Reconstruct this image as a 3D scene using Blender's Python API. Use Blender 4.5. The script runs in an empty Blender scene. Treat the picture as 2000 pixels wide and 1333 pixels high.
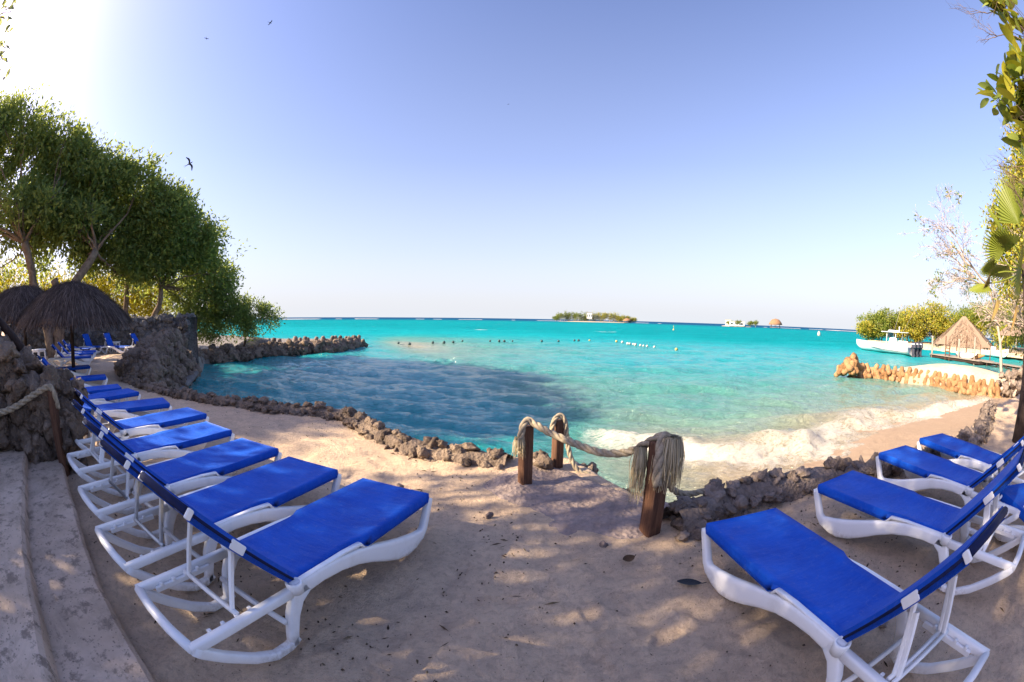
import bpy, bmesh, math, random
import numpy as np
from mathutils import Vector, Matrix, Quaternion
R = math.radians
random.seed(7); rng = np.random.default_rng(11)
scene = bpy.context.scene
COL = scene.collection

# ------------------------------------------------------------------ camera (full-frame fisheye)
EYE = 1.48                                   # metres above the sand terrace (z = 0)
WATER = -1.0
cd = bpy.data.cameras.new('camera'); cam = bpy.data.objects.new('camera', cd); COL.objects.link(cam)
cd.type = 'PANO'
try:
    cd.cycles.panorama_type = 'FISHEYE_EQUISOLID'
    cd.cycles.fisheye_lens = 15.0; cd.cycles.fisheye_fov = R(200)
except Exception:
    cd.panorama_type = 'FISHEYE_EQUISOLID'; cd.fisheye_lens = 15.0; cd.fisheye_fov = R(200)
cd.sensor_width = 36.0; cd.sensor_height = 24.0; cd.sensor_fit = 'HORIZONTAL'
cd.clip_start = 0.02; cd.clip_end = 20000
cam.location = (0, 0, EYE)
PITCH, ROLL = 0.053, 0.0155
cam.matrix_world = (Matrix.Translation((0, 0, EYE)) @ Matrix.Rotation(math.pi/2 - PITCH, 4, 'X') @ Matrix.Rotation(ROLL, 4, 'Z'))
scene.camera = cam

# ------------------------------------------------------------------ sky, sun, exposure
SUN_AZ, SUN_EL = R(-103), R(27.5)            # azimuth from +Y towards +X
HAZE = (2.7, 2.8, 3.0, 1)
world = bpy.data.worlds.new('World'); scene.world = world; world.use_nodes = True
wn = world.node_tree; wn.nodes.clear()
sky = wn.nodes.new('ShaderNodeTexSky'); sky.sky_type = 'NISHITA'; sky.sun_disc = False
sky.sun_elevation = SUN_EL; sky.sun_rotation = SUN_AZ
sky.altitude = 0; sky.air_density = 1.0; sky.dust_density = 1.5; sky.ozone_density = 3.0
bg = wn.nodes.new('ShaderNodeBackground'); bg.inputs[1].default_value = 0.067
wo = wn.nodes.new('ShaderNodeOutputWorld')
# thin tropical haze: the sky pales evenly towards the horizon all the way round
wtc = wn.nodes.new('ShaderNodeTexCoord'); wsx = wn.nodes.new('ShaderNodeSeparateXYZ'); wn.links.new(wtc.outputs['Generated'], wsx.inputs[0])
wrp = wn.nodes.new('ShaderNodeValToRGB'); wn.links.new(wsx.outputs[2], wrp.inputs[0])
_e = wrp.color_ramp.elements; _e[0].position = 0.0; _e[0].color = (.95, .95, .95, 1); _e[1].position = .75; _e[1].color = (.03, .03, .03, 1); _k = _e.new(.155); _k.color = (.5, .5, .5, 1); _k = _e.new(.36); _k.color = (.2, .2, .2, 1)
wmx = wn.nodes.new('ShaderNodeMix'); wmx.data_type = 'RGBA'; wn.links.new(wrp.outputs[0], wmx.inputs[0]); wml = wn.nodes.new('ShaderNodeMix'); wml.data_type = 'RGBA'; wml.blend_type = 'MULTIPLY'; wml.inputs[0].default_value = 1; wml.inputs[7].default_value = (.94, .82, .98, 1); wn.links.new(sky.outputs[0], wml.inputs[6]); wn.links.new(wml.outputs[2], wmx.inputs[6]); wmx.inputs[7].default_value = HAZE
wn.links.new(wmx.outputs[2], bg.inputs[0]); wn.links.new(bg.outputs[0], wo.inputs[0])
sd = bpy.data.lights.new('sun', 'SUN'); sun = bpy.data.objects.new('sun', sd); COL.objects.link(sun)
sd.energy = 3.1; sd.angle = R(0.5); sd.color = (1.0, 0.82, 0.58)
SUNV = Vector((math.sin(SUN_AZ)*math.cos(SUN_EL), math.cos(SUN_AZ)*math.cos(SUN_EL), math.sin(SUN_EL)))
sun.rotation_euler = (-SUNV).to_track_quat('-Z', 'Y').to_euler(); sun.location = SUNV*60
scene.view_settings.view_transform = 'Standard'; scene.view_settings.look = 'None'
scene.view_settings.gamma = 1.0; scene.view_settings.use_curve_mapping = False
scene.view_settings.exposure = 2.25
try:
    scene.cycles.max_bounces = 8; scene.cycles.diffuse_bounces = 3; scene.cycles.glossy_bounces = 2
    scene.cycles.transmission_bounces = 3; scene.cycles.transparent_max_bounces = 6
    scene.cycles.use_denoising = True; scene.cycles.caustics_reflective = False; scene.cycles.caustics_refractive = False
except Exception:
    pass

# ------------------------------------------------------------------ numpy noise
def _hash(ix, iy, seed):
    h = (ix.astype(np.int64)*374761393 + iy.astype(np.int64)*668265263 + seed*974634777) & 0x7fffffff
    h = ((h ^ (h >> 13))*1274126177) & 0x7fffffff
    return ((h ^ (h >> 16)) & 0xffff)/65535.0
def vnoise(x, y, seed=0):
    x = np.asarray(x, float); y = np.asarray(y, float)
    ix = np.floor(x); iy = np.floor(y); fx = x-ix; fy = y-iy
    fx = fx*fx*fx*(fx*(fx*6-15)+10); fy = fy*fy*fy*(fy*(fy*6-15)+10)
    a = _hash(ix, iy, seed); b = _hash(ix+1, iy, seed); c = _hash(ix, iy+1, seed); d = _hash(ix+1, iy+1, seed)
    return (a*(1-fx)+b*fx)*(1-fy) + (c*(1-fx)+d*fx)*fy
def fbm(x, y, seed=0, oct=4):
    s = 0; a = .5; f = 1.0
    for o in range(oct):
        s = s + a*(vnoise(x*f, y*f, seed+o*17)-.5)*2; a *= .5; f *= 2.03
    return s
def sstep(a, b, x):
    t = np.clip((x-a)/(b-a), 0, 1); return t*t*(3-2*t)

# ------------------------------------------------------------------ mesh helpers
class MB:
    """collects vertices and faces of one mesh"""
    def __init__(s): s.v = []; s.f = []; s.sm = []
    def add(s, vs, fs, smooth=True):
        o = len(s.v); s.v += [tuple(p) for p in vs]; s.f += [tuple(i+o for i in f) for f in fs]; s.sm += [smooth]*len(fs)
    def box(s, c, d, rot=None, bev=0.0, taper=1.0):
        x, y, z = d[0]/2, d[1]/2, d[2]/2
        M = rot if rot is not None else Matrix.Identity(3)
        if bev <= 0:
            vs = [Vector((sx*x*(taper if sz > 0 else 1), sy*y*(taper if sz > 0 else 1), sz*z)) for sz in (-1, 1) for sy in (-1, 1) for sx in (-1, 1)]
            fs = [(0,2,3,1),(4,5,7,6),(0,1,5,4),(2,6,7,3),(0,4,6,2),(1,3,7,5)]
            s.add([M@p+Vector(c) for p in vs], fs, False); return
        b = min(bev, x*.9, y*.9, z*.9); rings = []
        for zz, ins in ((-z, b), (-z+b, 0), (z-b, 0), (z, b)):
            xx, yy = x-ins, y-ins; k = taper if zz > 0 else 1; xx *= k; yy *= k
            rings.append([(-xx, -yy+b), (-xx+b, -yy), (xx-b, -yy), (xx, -yy+b), (xx, yy-b), (xx-b, yy), (-xx+b, yy), (-xx, yy-b)])
            rings[-1] = [Vector((p[0], p[1], zz)) for p in rings[-1]]
        vs = [M@p+Vector(c) for r in rings for p in r]; fs = []
        for i in range(3):
            for j in range(8): fs.append((i*8+j, i*8+(j+1) % 8, (i+1)*8+(j+1) % 8, (i+1)*8+j))
        fs.append(tuple(range(7, -1, -1))); fs.append(tuple(range(24, 32)))
        s.add(vs, fs, False)
    def tube(s, pts, rad, n=8, caps=True, smooth=True, flat=None):
        pts = [Vector(p) for p in pts]; m = len(pts)
        rad = rad if hasattr(rad, '__len__') else [rad]*m
        t0 = (pts[1]-pts[0]).normalized(); up = Vector((0, 0, 1)) if abs(t0.z) < .9 else Vector((1, 0, 0))
        nrm = (up - t0*up.dot(t0)).normalized(); vs = []; fs = []
        for i in range(m):
            t = (pts[min(i+1, m-1)]-pts[max(i-1, 0)]).normalized()
            nrm = (nrm - t*nrm.dot(t))
            nrm = nrm.normalized() if nrm.length > 1e-6 else t.orthogonal().normalized()
            bi = t.cross(nrm)
            for k in range(n):
                a = 2*math.pi*k/n
                vs.append(pts[i] + (nrm*math.cos(a) + bi*math.sin(a)*(flat or 1))*rad[i])
        for i in range(m-1):
            for k in range(n): fs.append((i*n+k, i*n+(k+1) % n, (i+1)*n+(k+1) % n, (i+1)*n+k))
        if caps: fs.append(tuple(range(n-1, -1, -1))); fs.append(tuple(range((m-1)*n, m*n)))
        s.add(vs, fs, smooth)
    def lathe(s, prof, n=16, c=(0, 0, 0), smooth=True):
        vs = []; fs = []; m = len(prof)
        for r, z in prof:
            for k in range(n):
                a = 2*math.pi*k/n; vs.append((c[0]+r*math.cos(a), c[1]+r*math.sin(a), c[2]+z))
        for i in range(m-1):
            for k in range(n): fs.append((i*n+k, i*n+(k+1) % n, (i+1)*n+(k+1) % n, (i+1)*n+k))
        fs.append(tuple(range(n-1, -1, -1))); fs.append(tuple(range((m-1)*n, m*n)))
        s.add(vs, fs, smooth)
    def section(s, path, w, y0=0.0, n=12):
        """rounded-rectangular member in the XZ plane: path of (x, z, h); w across Y"""
        m = len(path); P = [Vector((p[0], 0, p[1])) for p in path]; vs = []; fs = []
        for i in range(m):
            t = (P[min(i+1, m-1)]-P[max(i-1, 0)]).normalized(); nn = Vector((-t.z, 0, t.x))
            for k in range(n):
                a = 2*math.pi*(k+.5)/n; ca, sa = math.cos(a), math.sin(a)
                ex = math.copysign(abs(ca)**.45, ca)*w/2; ez = math.copysign(abs(sa)**.45, sa)*path[i][2]/2
                q = P[i]+nn*ez; vs.append((q.x, y0+ex, q.z))
        for i in range(m-1):
            for k in range(n): fs.append((i*n+k, i*n+(k+1) % n, (i+1)*n+(k+1) % n, (i+1)*n+k))
        fs.append(tuple(range(n-1, -1, -1))); fs.append(tuple(range((m-1)*n, m*n)))
        s.add(vs, fs, True)
    def mesh(s, name, mt):
        me = bpy.data.meshes.new(name); me.from_pydata(s.v, [], s.f); me.polygons.foreach_set('use_smooth', s.sm)
        if mt: me.materials.append(mt)
        me.update(); return me
    def obj(s, name, mt, parent=None): return link(name, s.mesh(name, mt), parent)

def np_mesh(name, V, F, mt, smooth=True):
    me = bpy.data.meshes.new(name); V = np.asarray(V, np.float32); F = np.asarray(F, np.int32); n = F.shape[1]
    me.vertices.add(len(V)); me.vertices.foreach_set('co', V.ravel())
    me.loops.add(F.size); me.loops.foreach_set('vertex_index', F.ravel())
    me.polygons.add(len(F)); me.polygons.foreach_set('loop_start', np.arange(0, F.size, n, dtype=np.int32))
    me.polygons.foreach_set('loop_total', np.full(len(F), n, np.int32))
    me.polygons.foreach_set('use_smooth', np.full(len(F), smooth, bool))
    if mt: me.materials.append(mt)
    me.update(calc_edges=True); return me
def link(name, me, parent=None, loc=None, rot=None, scale=None):
    o = bpy.data.objects.new(name, me); COL.objects.link(o)
    if parent: o.parent = parent
    if loc is not None: o.location = loc
    if rot is not None: o.rotation_euler = rot
    if scale is not None: o.scale = scale if hasattr(scale, '__len__') else (scale,)*3
    return o
def tag(o, label=None, cat=None, group=None, kind=None):
    if label: o['label'] = label
    if cat: o['category'] = cat
    if group: o['group'] = group
    if kind: o['kind'] = kind
    return o
def thing(name, label, cat, loc=(0, 0, 0), rz=0, group=None):
    o = bpy.data.objects.new(name, None); COL.objects.link(o); o.empty_display_size = .2
    o.location = loc; o.rotation_euler = (0, 0, rz); return tag(o, label, cat, group)
def copy_tree(o, parent=None):
    c = o.copy(); COL.objects.link(c)
    if parent: c.parent = parent
    for ch in list(o.children): copy_tree(ch, c)
    return c
def smooth_path(pts, n=8):
    """Catmull-Rom through the points"""
    P = [Vector(p) for p in pts]; P = [P[0]*2-P[1]] + P + [P[-1]*2-P[-2]]; out = []
    for i in range(1, len(P)-2):
        a, b, c, d = P[i-1:i+3]
        for k in range(n):
            t = k/n
            out.append(.5*((2*b)+(c-a)*t+(2*a-5*b+4*c-d)*t*t+(3*b-a-3*c+d)*t**3))
    out.append(P[-2]); return out

# ------------------------------------------------------------------ materials
class NT:
    def __init__(s, name):
        s.m = bpy.data.materials.new(name); s.m.use_nodes = True; s.t = s.m.node_tree; s.t.nodes.clear()
        s.out = s.t.nodes.new('ShaderNodeOutputMaterial')
    def n(s, typ, ins=None, **kw):
        nd = s.t.nodes.new('ShaderNode'+typ)
        for k, v in kw.items(): setattr(nd, k, v)
        for k, v in (ins or {}).items():
            sock = nd.inputs[k]
            if hasattr(v, 'links') or isinstance(v, bpy.types.NodeSocket): s.t.links.new(v, sock)
            else: sock.default_value = v
        return nd
    def noise(s, vec, scale, detail=5, rough=.6, dist=0):
        return s.n('TexNoise', {'Vector': vec, 'Scale': scale, 'Detail': detail, 'Roughness': rough, 'Distortion': dist}).outputs[0]
    def ramp(s, fac, stops, interp='LINEAR'):
        r = s.n('ValToRGB', {0: fac}); cr = r.color_ramp; cr.interpolation = interp
        while len(cr.elements) < len(stops): cr.elements.new(.5)
        for e, (p, c) in zip(cr.elements, stops): e.position = p; e.color = (*c, 1) if len(c) == 3 else c
        return r.outputs[0]
    def mix(s, fac, a, b, typ='MIX'):
        nd = s.n('Mix', data_type='RGBA', blend_type=typ)
        for i, v in ((0, fac), (6, a), (7, b)):
            sock = nd.inputs[i]
            if isinstance(v, bpy.types.NodeSocket): s.t.links.new(v, sock)
            elif i == 0: sock.default_value = v
            else: sock.default_value = (*v, 1) if len(v) == 3 else v
        return nd.outputs[2]
    def math(s, op, a, b=0.0, c=0.0, clamp=False):
        nd = s.n('Math', operation=op, use_clamp=clamp)
        for i, v in enumerate((a, b, c)):
            if isinstance(v, bpy.types.NodeSocket): s.t.links.new(v, nd.inputs[i])
            else: nd.inputs[i].default_value = v
        return nd.outputs[0]
    def geo(s, k='Position'): return s.n('NewGeometry').outputs[k]
    def objc(s): return s.n('TexCoord').outputs['Object']
    def bump(s, h, strength=.5, dist=.02, nrm=None):
        d = {'Height': h, 'Strength': strength, 'Distance': dist}
        if nrm is not None: d['Normal'] = nrm
        return s.n('Bump', d).outputs[0]
    def bsdf(s, col, rough=.8, nrm=None, spec=.3, **kw):
        d = {'Base Color': col if isinstance(col, bpy.types.NodeSocket) else (*col, 1), 'Roughness': rough, 'Specular IOR Level': spec}
        if nrm is not None: d['Normal'] = nrm
        d.update(kw); return s.n('BsdfPrincipled', d).outputs[0]
    def done(s, sh): s.t.links.new(sh, s.out.inputs[0]); return s.m

def m_sand():
    k = NT('sand'); p = k.geo(); big = k.noise(p, .7, 4); mid = k.noise(p, 5, 6, .65); fine = k.noise(p, 70, 5, .7); grit = k.noise(p, 260, 3, .7)
    c = k.ramp(big, [(.3, (.68, .49, .33)), (.55, (.78, .585, .405)), (.75, (.82, .645, .465))])
    c = k.mix(k.math('MULTIPLY', k.ramp(mid, [(.42, (0, 0, 0)), (.62, (1, 1, 1))]), .35), c, (.42, .315, .245))
    c = k.mix(k.math('MULTIPLY', k.ramp(fine, [(.5, (0, 0, 0)), (.75, (1, 1, 1))]), .3), c, (.68, .58, .48))
    vor = k.n('TexVoronoi', {'Vector': p, 'Scale': 34.0, 'Randomness': 1.0}).outputs['Distance']
    spk = k.math('MULTIPLY', k.math('LESS_THAN', vor, .13), k.math('GREATER_THAN', mid, .5))
    c = k.mix(k.math('MULTIPLY', spk, .65), c, (.13, .085, .06))
    clod = k.noise(p, 22, 5, .75, .4)
    h = k.math('ADD', k.math('MULTIPLY', mid, .8), k.math('ADD', k.math('MULTIPLY', clod, .55), k.math('ADD', k.math('MULTIPLY', fine, .34), k.math('MULTIPLY', grit, .12))))
    c = k.mix(k.math('MULTIPLY', k.ramp(clod, [(.38, (1, 1, 1)), (.52, (0, 0, 0))]), .45), c, (.4, .285, .21))
    c = k.mix(k.math('MULTIPLY', k.ramp(grit, [(.34, (1, 1, 1)), (.46, (0, 0, 0))]), .4), c, (.34, .24, .17))
    z_ = k.n('SeparateXYZ', {0: p}).outputs[2]; wet = k.n('MapRange', {0: z_, 1: -.3, 2: -.75, 3: 0.0, 4: 1.0}).outputs[0]; c = k.mix(k.math('MULTIPLY', wet, .75), c, (.34, .245, .175))
    return k.done(k.bsdf(c, .95, k.bump(h, 1.0, .06), .15))
def m_rock(name, c0, c1, c2, scale=1.0, bump=.9):
    k = NT(name); p = k.objc(); w = k.geo()
    a = k.noise(w, 2.2*scale, 6, .7, .6); b = k.noise(w, 14*scale, 6, .75); v = k.n('TexVoronoi', {'Vector': w, 'Scale': 26.0*scale}).outputs['Distance']
    c = k.ramp(a, [(.3, c0), (.52, c1), (.72, c2)]); c = k.mix(k.math('MULTIPLY', k.ramp(b, [(.4, (1, 1, 1)), (.58, (0, 0, 0))]), .55), c, tuple(x*.4 for x in c0))
    isl = k.n('ObjectInfo').outputs['Random']
    c = k.mix(k.math('MULTIPLY', isl, .4), c, tuple(min(1, x*1.5) for x in c2))
    h = k.math('ADD', b, k.math('MULTIPLY', v, .7))
    return k.done(k.bsdf(c, .95, k.bump(h, bump, .04/scale), .15))
def m_plain(name, col, rough=.5, spec=.4, var=.15, scale=8, bump=0.0, bscale=60):
    k = NT(name); p = k.objc(); a = k.noise(p, scale, 5, .65)
    c = k.mix(k.ramp(a, [(.35, (0, 0, 0)), (.7, (1, 1, 1))]), tuple(x*(1-var) for x in col), tuple(min(1, x*(1+var*.6)) for x in col))
    nrm = k.bump(k.noise(p, bscale, 4, .7), bump, .01) if bump else None
    return k.done(k.bsdf(c, rough, nrm, spec))
def m_plastic():
    k = NT('white_plastic'); p = k.objc(); a = k.noise(p, 3, 5, .7); b = k.noise(p, 40, 4, .7)
    c = k.mix(k.ramp(a, [(.5, (0, 0, 0)), (.75, (1, 1, 1))]), (.86, .86, .87), (.72, .71, .69))
    z = k.n('SeparateXYZ', {0: k.geo()}).outputs[2]
    g = k.math('MULTIPLY', k.math('SUBTRACT', 1.0, k.math('MULTIPLY', z, 9.0), clamp=True), k.ramp(b, [(.42, (0, 0, 0)), (.62, (1, 1, 1))]))
    c = k.mix(k.math('MULTIPLY', g, .7), c, (.32, .25, .19))
    return k.done(k.bsdf(c, .38, k.bump(b, .06, .004), .45))
def m_sling():
    k = NT('blue_sling'); p = k.objc(); a = k.noise(p, 4, 6, .7); f = k.noise(p, 380, 2)
    st = k.ramp(k.noise(p, 9, 7, .75), [(.6, (0, 0, 0)), (.8, (1, 1, 1))])
    c = k.mix(k.ramp(a, [(.3, (0, 0, 0)), (.72, (1, 1, 1))]), (.001, .055, .4), (.003, .1, .58))
    c = k.mix(k.math('MULTIPLY', st, .22), c, (.15, .26, .62))
    rnd = k.n('ObjectInfo').outputs['Random']; c = k.mix(k.math('MULTIPLY', rnd, .3), c, (.01, .1, .56))
    dst = k.ramp(k.noise(p, 26, 6, .8), [(.55, (0, 0, 0)), (.72, (1, 1, 1))]); c = k.mix(k.math('MULTIPLY', dst, .16), c, (.35, .36, .45))
    wr = k.noise(k.n('Mapping', {'Vector': p, 'Scale': (7, 1.6, 1)}).outputs[0], 1.0, 4, .6)
    wv = k.n('TexWave', {'Vector': p, 'Scale': 120.0, 'Distortion': .3}, bands_direction='Y').outputs[1]
    return k.done(k.bsdf(c, .62, k.bump(wr, .6, .04, k.bump(k.math('ADD', wv, f), .2, .003)), .25))
def m_wood(name, c0, c1):
    k = NT(name); p = k.objc(); mp = k.n('Mapping', {'Vector': p, 'Scale': (30, 30, 2.5)}).outputs[0]
    a = k.noise(mp, 1.0, 6, .7, .5); b = k.noise(p, 6, 4)
    c = k.mix(k.ramp(a, [(.35, (0, 0, 0)), (.68, (1, 1, 1))]), c0, c1); c = k.mix(k.math('MULTIPLY', k.ramp(b, [(.5, (0, 0, 0)), (.7, (1, 1, 1))]), .4), c, tuple(x*.5 for x in c0))
    return k.done(k.bsdf(c, .8, k.bump(a, .6, .01), .25))
def m_straw(name, c0, c1, c2):
    k = NT(name); r = k.geo('Random Per Island'); a = k.noise(k.geo(), 2.0, 4)
    c = k.ramp(r, [(0, c0), (.55, c1), (1, c2)]); c = k.mix(k.math('MULTIPLY', a, .5), c, c0)
    return k.done(k.bsdf(c, .95, None, .1))
def m_leaf(name, cs, trans=.35, tcol=(.22, .3, .02), rough=.45):
    k = NT(name); r = k.geo('Random Per Island'); a = k.noise(k.geo(), .9, 3)
    f = k.math('ADD', k.math('MULTIPLY', r, .6), k.math('MULTIPLY', a, .45))
    n = len(cs); c = k.ramp(f, [(.1+.8*i/(n-1), x) for i, x in enumerate(cs)])
    s1 = k.bsdf(c, rough, None, .35)
    s2 = k.n('BsdfTranslucent', {'Color': k.mix(.5, c, tcol)}).outputs[0]
    return k.done(k.n('MixShader', {0: trans, 1: s1, 2: s2}).outputs[0])
def m_bark(name, c0, c1):
    k = NT(name); p = k.geo(); a = k.noise(p, 3, 6, .7, 1.0); b = k.noise(p, 22, 5, .7)
    c = k.mix(k.ramp(a, [(.35, (0, 0, 0)), (.65, (1, 1, 1))]), c0, c1)
    return k.done(k.bsdf(c, .9, k.bump(b, .8, .03), .15))
def m_concrete():
    k = NT('step_concrete'); p = k.geo(); a = k.noise(p, 1.4, 5, .65); b = k.noise(p, 9, 6, .75); f = k.noise(p, 90, 4, .7)
    c = k.ramp(a, [(.3, (.52, .385, .28)), (.55, (.67, .52, .4)), (.75, (.75, .61, .49))])
    pit = k.ramp(b, [(.38, (1, 1, 1)), (.47, (0, 0, 0))]); c = k.mix(k.math('MULTIPLY', pit, .75), c, (.2, .155, .12)); st_ = k.noise(p, 3.2, 6, .75, .8); c = k.mix(k.math('MULTIPLY', k.ramp(st_, [(.45, (0, 0, 0)), (.65, (1, 1, 1))]), .5), c, (.3, .23, .17))
    spk = k.math('LESS_THAN', k.n('TexVoronoi', {'Vector': p, 'Scale': 28.0}).outputs['Distance'], .16)
    c = k.mix(k.math('MULTIPLY', spk, .5), c, (.08, .065, .055))
    return k.done(k.bsdf(c, .95, k.bump(k.math('ADD', b, k.math('MULTIPLY', f, .4)), .8, .03), .15))
def m_water():
    k = NT('sea_water'); p = k.geo()
    at = lambda nm: k.n('Attribute', attribute_name=nm, attribute_type='GEOMETRY').outputs['Fac']
    tint, foam, far = at('tint'), at('foam'), at('far')
    pn = k.noise(k.n('Mapping', {'Vector': p, 'Scale': (.6, 1.6, 1), 'Rotation': (0, 0, -.5)}).outputs[0], .1, 4, .5, .4); pn2 = k.noise(p, .45, 5, .6)
    t = k.math('ADD', tint, k.math('ADD', k.math('MULTIPLY', k.math('SUBTRACT', pn, .5), .22), k.math('MULTIPLY', k.math('SUBTRACT', pn2, .5), .04)), clamp=True)
    # suspended sand and depth: 0 = deep blue, 1 = sandy wash
    c = k.ramp(t, [(0, (.006, .06, .15)), (.12, (.004, .14, .21)), (.34, (0, .235, .265)), (.45, (.006, .31, .35)), (.54, (.014, .3, .31)), (.68, (.085, .28, .235)), (.84, (.27, .3, .215)), (1, (.4, .295, .185))])
    mp = k.n('Mapping', {'Vector': p, 'Scale': (1, 1.6, 1)}).outputs[0]
    w1 = k.noise(mp, 1.1, 6, .65, .4); w2 = k.noise(k.n('Mapping', {'Vector': p, 'Scale': (.75, 2.6, 1), 'Rotation': (0, 0, .2)}).outputs[0], 4.0, 6, .68, .3); w3 = k.noise(mp, .12, 4, .6)
    h = k.math('ADD', k.math('MULTIPLY', w1, .6), k.math('ADD', k.math('MULTIPLY', w2, .36), k.math('MULTIPLY', w3, 2.0)))
    nrm = k.bump(h, 1.0, .4)
    fz = k.noise(mp, 1.5, 8, .72, 2.2); fz2 = k.noise(mp, 7, 7, .75, 1.2)
    rid = lambda q: k.math('SUBTRACT', 1.0, k.math('MULTIPLY', k.math('ABSOLUTE', k.math('SUBTRACT', q, .5)), 4.5), clamp=True)
    fn = k.math('ADD', k.math('MULTIPLY', rid(fz), .45), k.math('ADD', k.math('MULTIPLY', rid(fz2), .3), k.math('MULTIPLY', k.noise(p, .9, 4), .5)))
    ff = k.math('SUBTRACT', k.math('ADD', k.math('MULTIPLY', foam, .85), fn), 1.3)
    ff = k.math('MULTIPLY', k.math('MULTIPLY', ff, 3.0, clamp=True), .85)
    # scattered whitecaps offshore
    wc = k.noise(k.n('Mapping', {'Vector': p, 'Scale': (.07, .2, 1)}).outputs[0], 1.0, 5, .66)
    wc = k.math('MULTIPLY', k.math('MULTIPLY', k.math('SUBTRACT', wc, .685), 26.0, clamp=True), far)
    ff = k.math('MAXIMUM', ff, wc, clamp=True)
    s1 = k.bsdf(c, k.math('ADD', .1, k.math('MULTIPLY', far, .3)), nrm, k.math('SUBTRACT', .55, k.math('MULTIPLY', far, .55)))
    s1 = k.n('MixShader', {0: k.math('MULTIPLY', far, .9), 1: s1, 2: k.n('BsdfDiffuse', {'Color': c, 'Normal': nrm}).outputs[0]}).outputs[0]
    fh = k.bump(fz2, .8, .08, None)
    s2 = k.bsdf(k.mix(k.math('MULTIPLY', tint, .35), (.6, .6, .57), (.6, .5, .375)), .9, fh, .1)
    return k.done(k.n('MixShader', {0: ff, 1: s1, 2: s2}).outputs[0])

M = dict(
    sand=m_sand(), plastic=m_plastic(), sling=m_sling(), water=m_water(), concrete=m_concrete(),
    backing=m_plain('sling_backing', (.006, .012, .06), .7, .2, .3, 12),
    coral=m_rock('coral_rock', (.075, .055, .044), (.17, .128, .1), (.3, .23, .175)),
    coral2=m_rock('coral_mortar', (.1, .076, .064), (.21, .163, .137), (.33, .265, .22)),
    greyrock=m_rock('grey_rock', (.06, .055, .055), (.14, .13, .125), (.26, .245, .23), .7),
    gravel=m_rock('breakwater_gravel', (.09, .08, .072), (.19, .17, .15), (.32, .29, .26), 1.2, .8),
    ramp=m_rock('ramp_rock', (.13, .1, .095), (.24, .19, .175), (.38, .3, .26), .9, .6),
    post=m_wood('post_wood', (.06, .028, .018), (.17, .085, .05)), darkwood=m_wood('dark_wood', (.02, .012, .01), (.055, .035, .028)),
    greywood=m_wood('grey_wood', (.2, .16, .13), (.4, .34, .28)),
    rope=m_plain('rope_fibre', (.37, .31, .225), .9, .1, .35, 30, .6, 160), fray=m_straw('frayed_fibre', (.3, .24, .14), (.5, .42, .27), (.68, .59, .42)),
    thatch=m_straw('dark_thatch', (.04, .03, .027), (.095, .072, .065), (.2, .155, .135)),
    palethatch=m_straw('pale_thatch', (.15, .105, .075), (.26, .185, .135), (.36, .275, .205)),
    tetra=m_rock('tetrapod_concrete', (.12, .06, .03), (.3, .155, .065), (.44, .27, .15), .9, .9),
    tetradark=m_rock('weathered_concrete', (.07, .055, .05), (.15, .12, .1), (.26, .21, .17), .6, .5),
    leafdark=m_leaf('dark_leaves', [(.04, .08, .035), (.1, .16, .06), (.17, .23, .065), (.34, .34, .07)], .55, (.5, .56, .09)),
    leafshade=m_leaf('translucent_leaves', [(.08, .11, .04), (.14, .18, .06), (.2, .23, .06)], .62, (.55, .58, .2)),
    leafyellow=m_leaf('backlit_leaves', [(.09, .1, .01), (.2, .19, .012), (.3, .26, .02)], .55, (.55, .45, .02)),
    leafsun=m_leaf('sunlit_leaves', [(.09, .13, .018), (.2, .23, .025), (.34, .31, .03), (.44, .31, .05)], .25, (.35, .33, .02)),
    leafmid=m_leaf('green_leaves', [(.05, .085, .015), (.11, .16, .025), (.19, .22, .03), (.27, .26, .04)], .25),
    leafdry=m_leaf('dry_leaves', [(.22, .12, .05), (.3, .2, .08), (.24, .22, .05)], .3, (.4, .25, .05)),
    bark=m_bark('pale_bark', (.1, .07, .05), (.25, .18, .125)), barkdark=m_bark('dark_bark', (.035, .025, .022), (.09, .065, .055)),
    barkgrey=m_bark('grey_bark', (.3, .24, .2), (.5, .42, .36)),
    boat=m_plain('white_gelcoat', (.82, .82, .82), .25, .5, .04, 2), motor=m_plain('motor_cowl', (.05, .05, .07), .3, .5, .2, 3),
    glass=m_plain('tinted_glass', (.05, .09, .12), .08, .6, .1, 3), red=m_plain('red_paint', (.4, .04, .03), .5, .4, .2),
    stone=m_plain('pale_stone', (.5, .4, .28), .9, .15, .3, 2, .4, 12), white=m_plain('white_wall', (.78, .74, .68), .8, .2, .08, 1),
    floaty=m_plain('float_yellow', (.5, .36, .12), .6, .3, .2), floatd=m_plain('float_dark', (.05, .09, .09), .6, .3, .2), floatw=m_plain('float_white', (.42, .43, .4), .5, .3, .1),
    bird=m_plain('black_plumage', (.012, .012, .014), .8, .2, .2), deadleaf=m_plain('black_leaf', (.012, .013, .018), .55, .4, .4, 14, .5, 40),
    brownleaf=m_plain('brown_leaf', (.1, .055, .025), .7, .3, .4, 14, .5, 40), litter=m_straw('litter_bits', (.05, .032, .022), (.12, .08, .05), (.2, .16, .1)),
    duff=m_plain('orange_canoe', (.3, .17, .07), .6, .3, .2),
)

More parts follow.
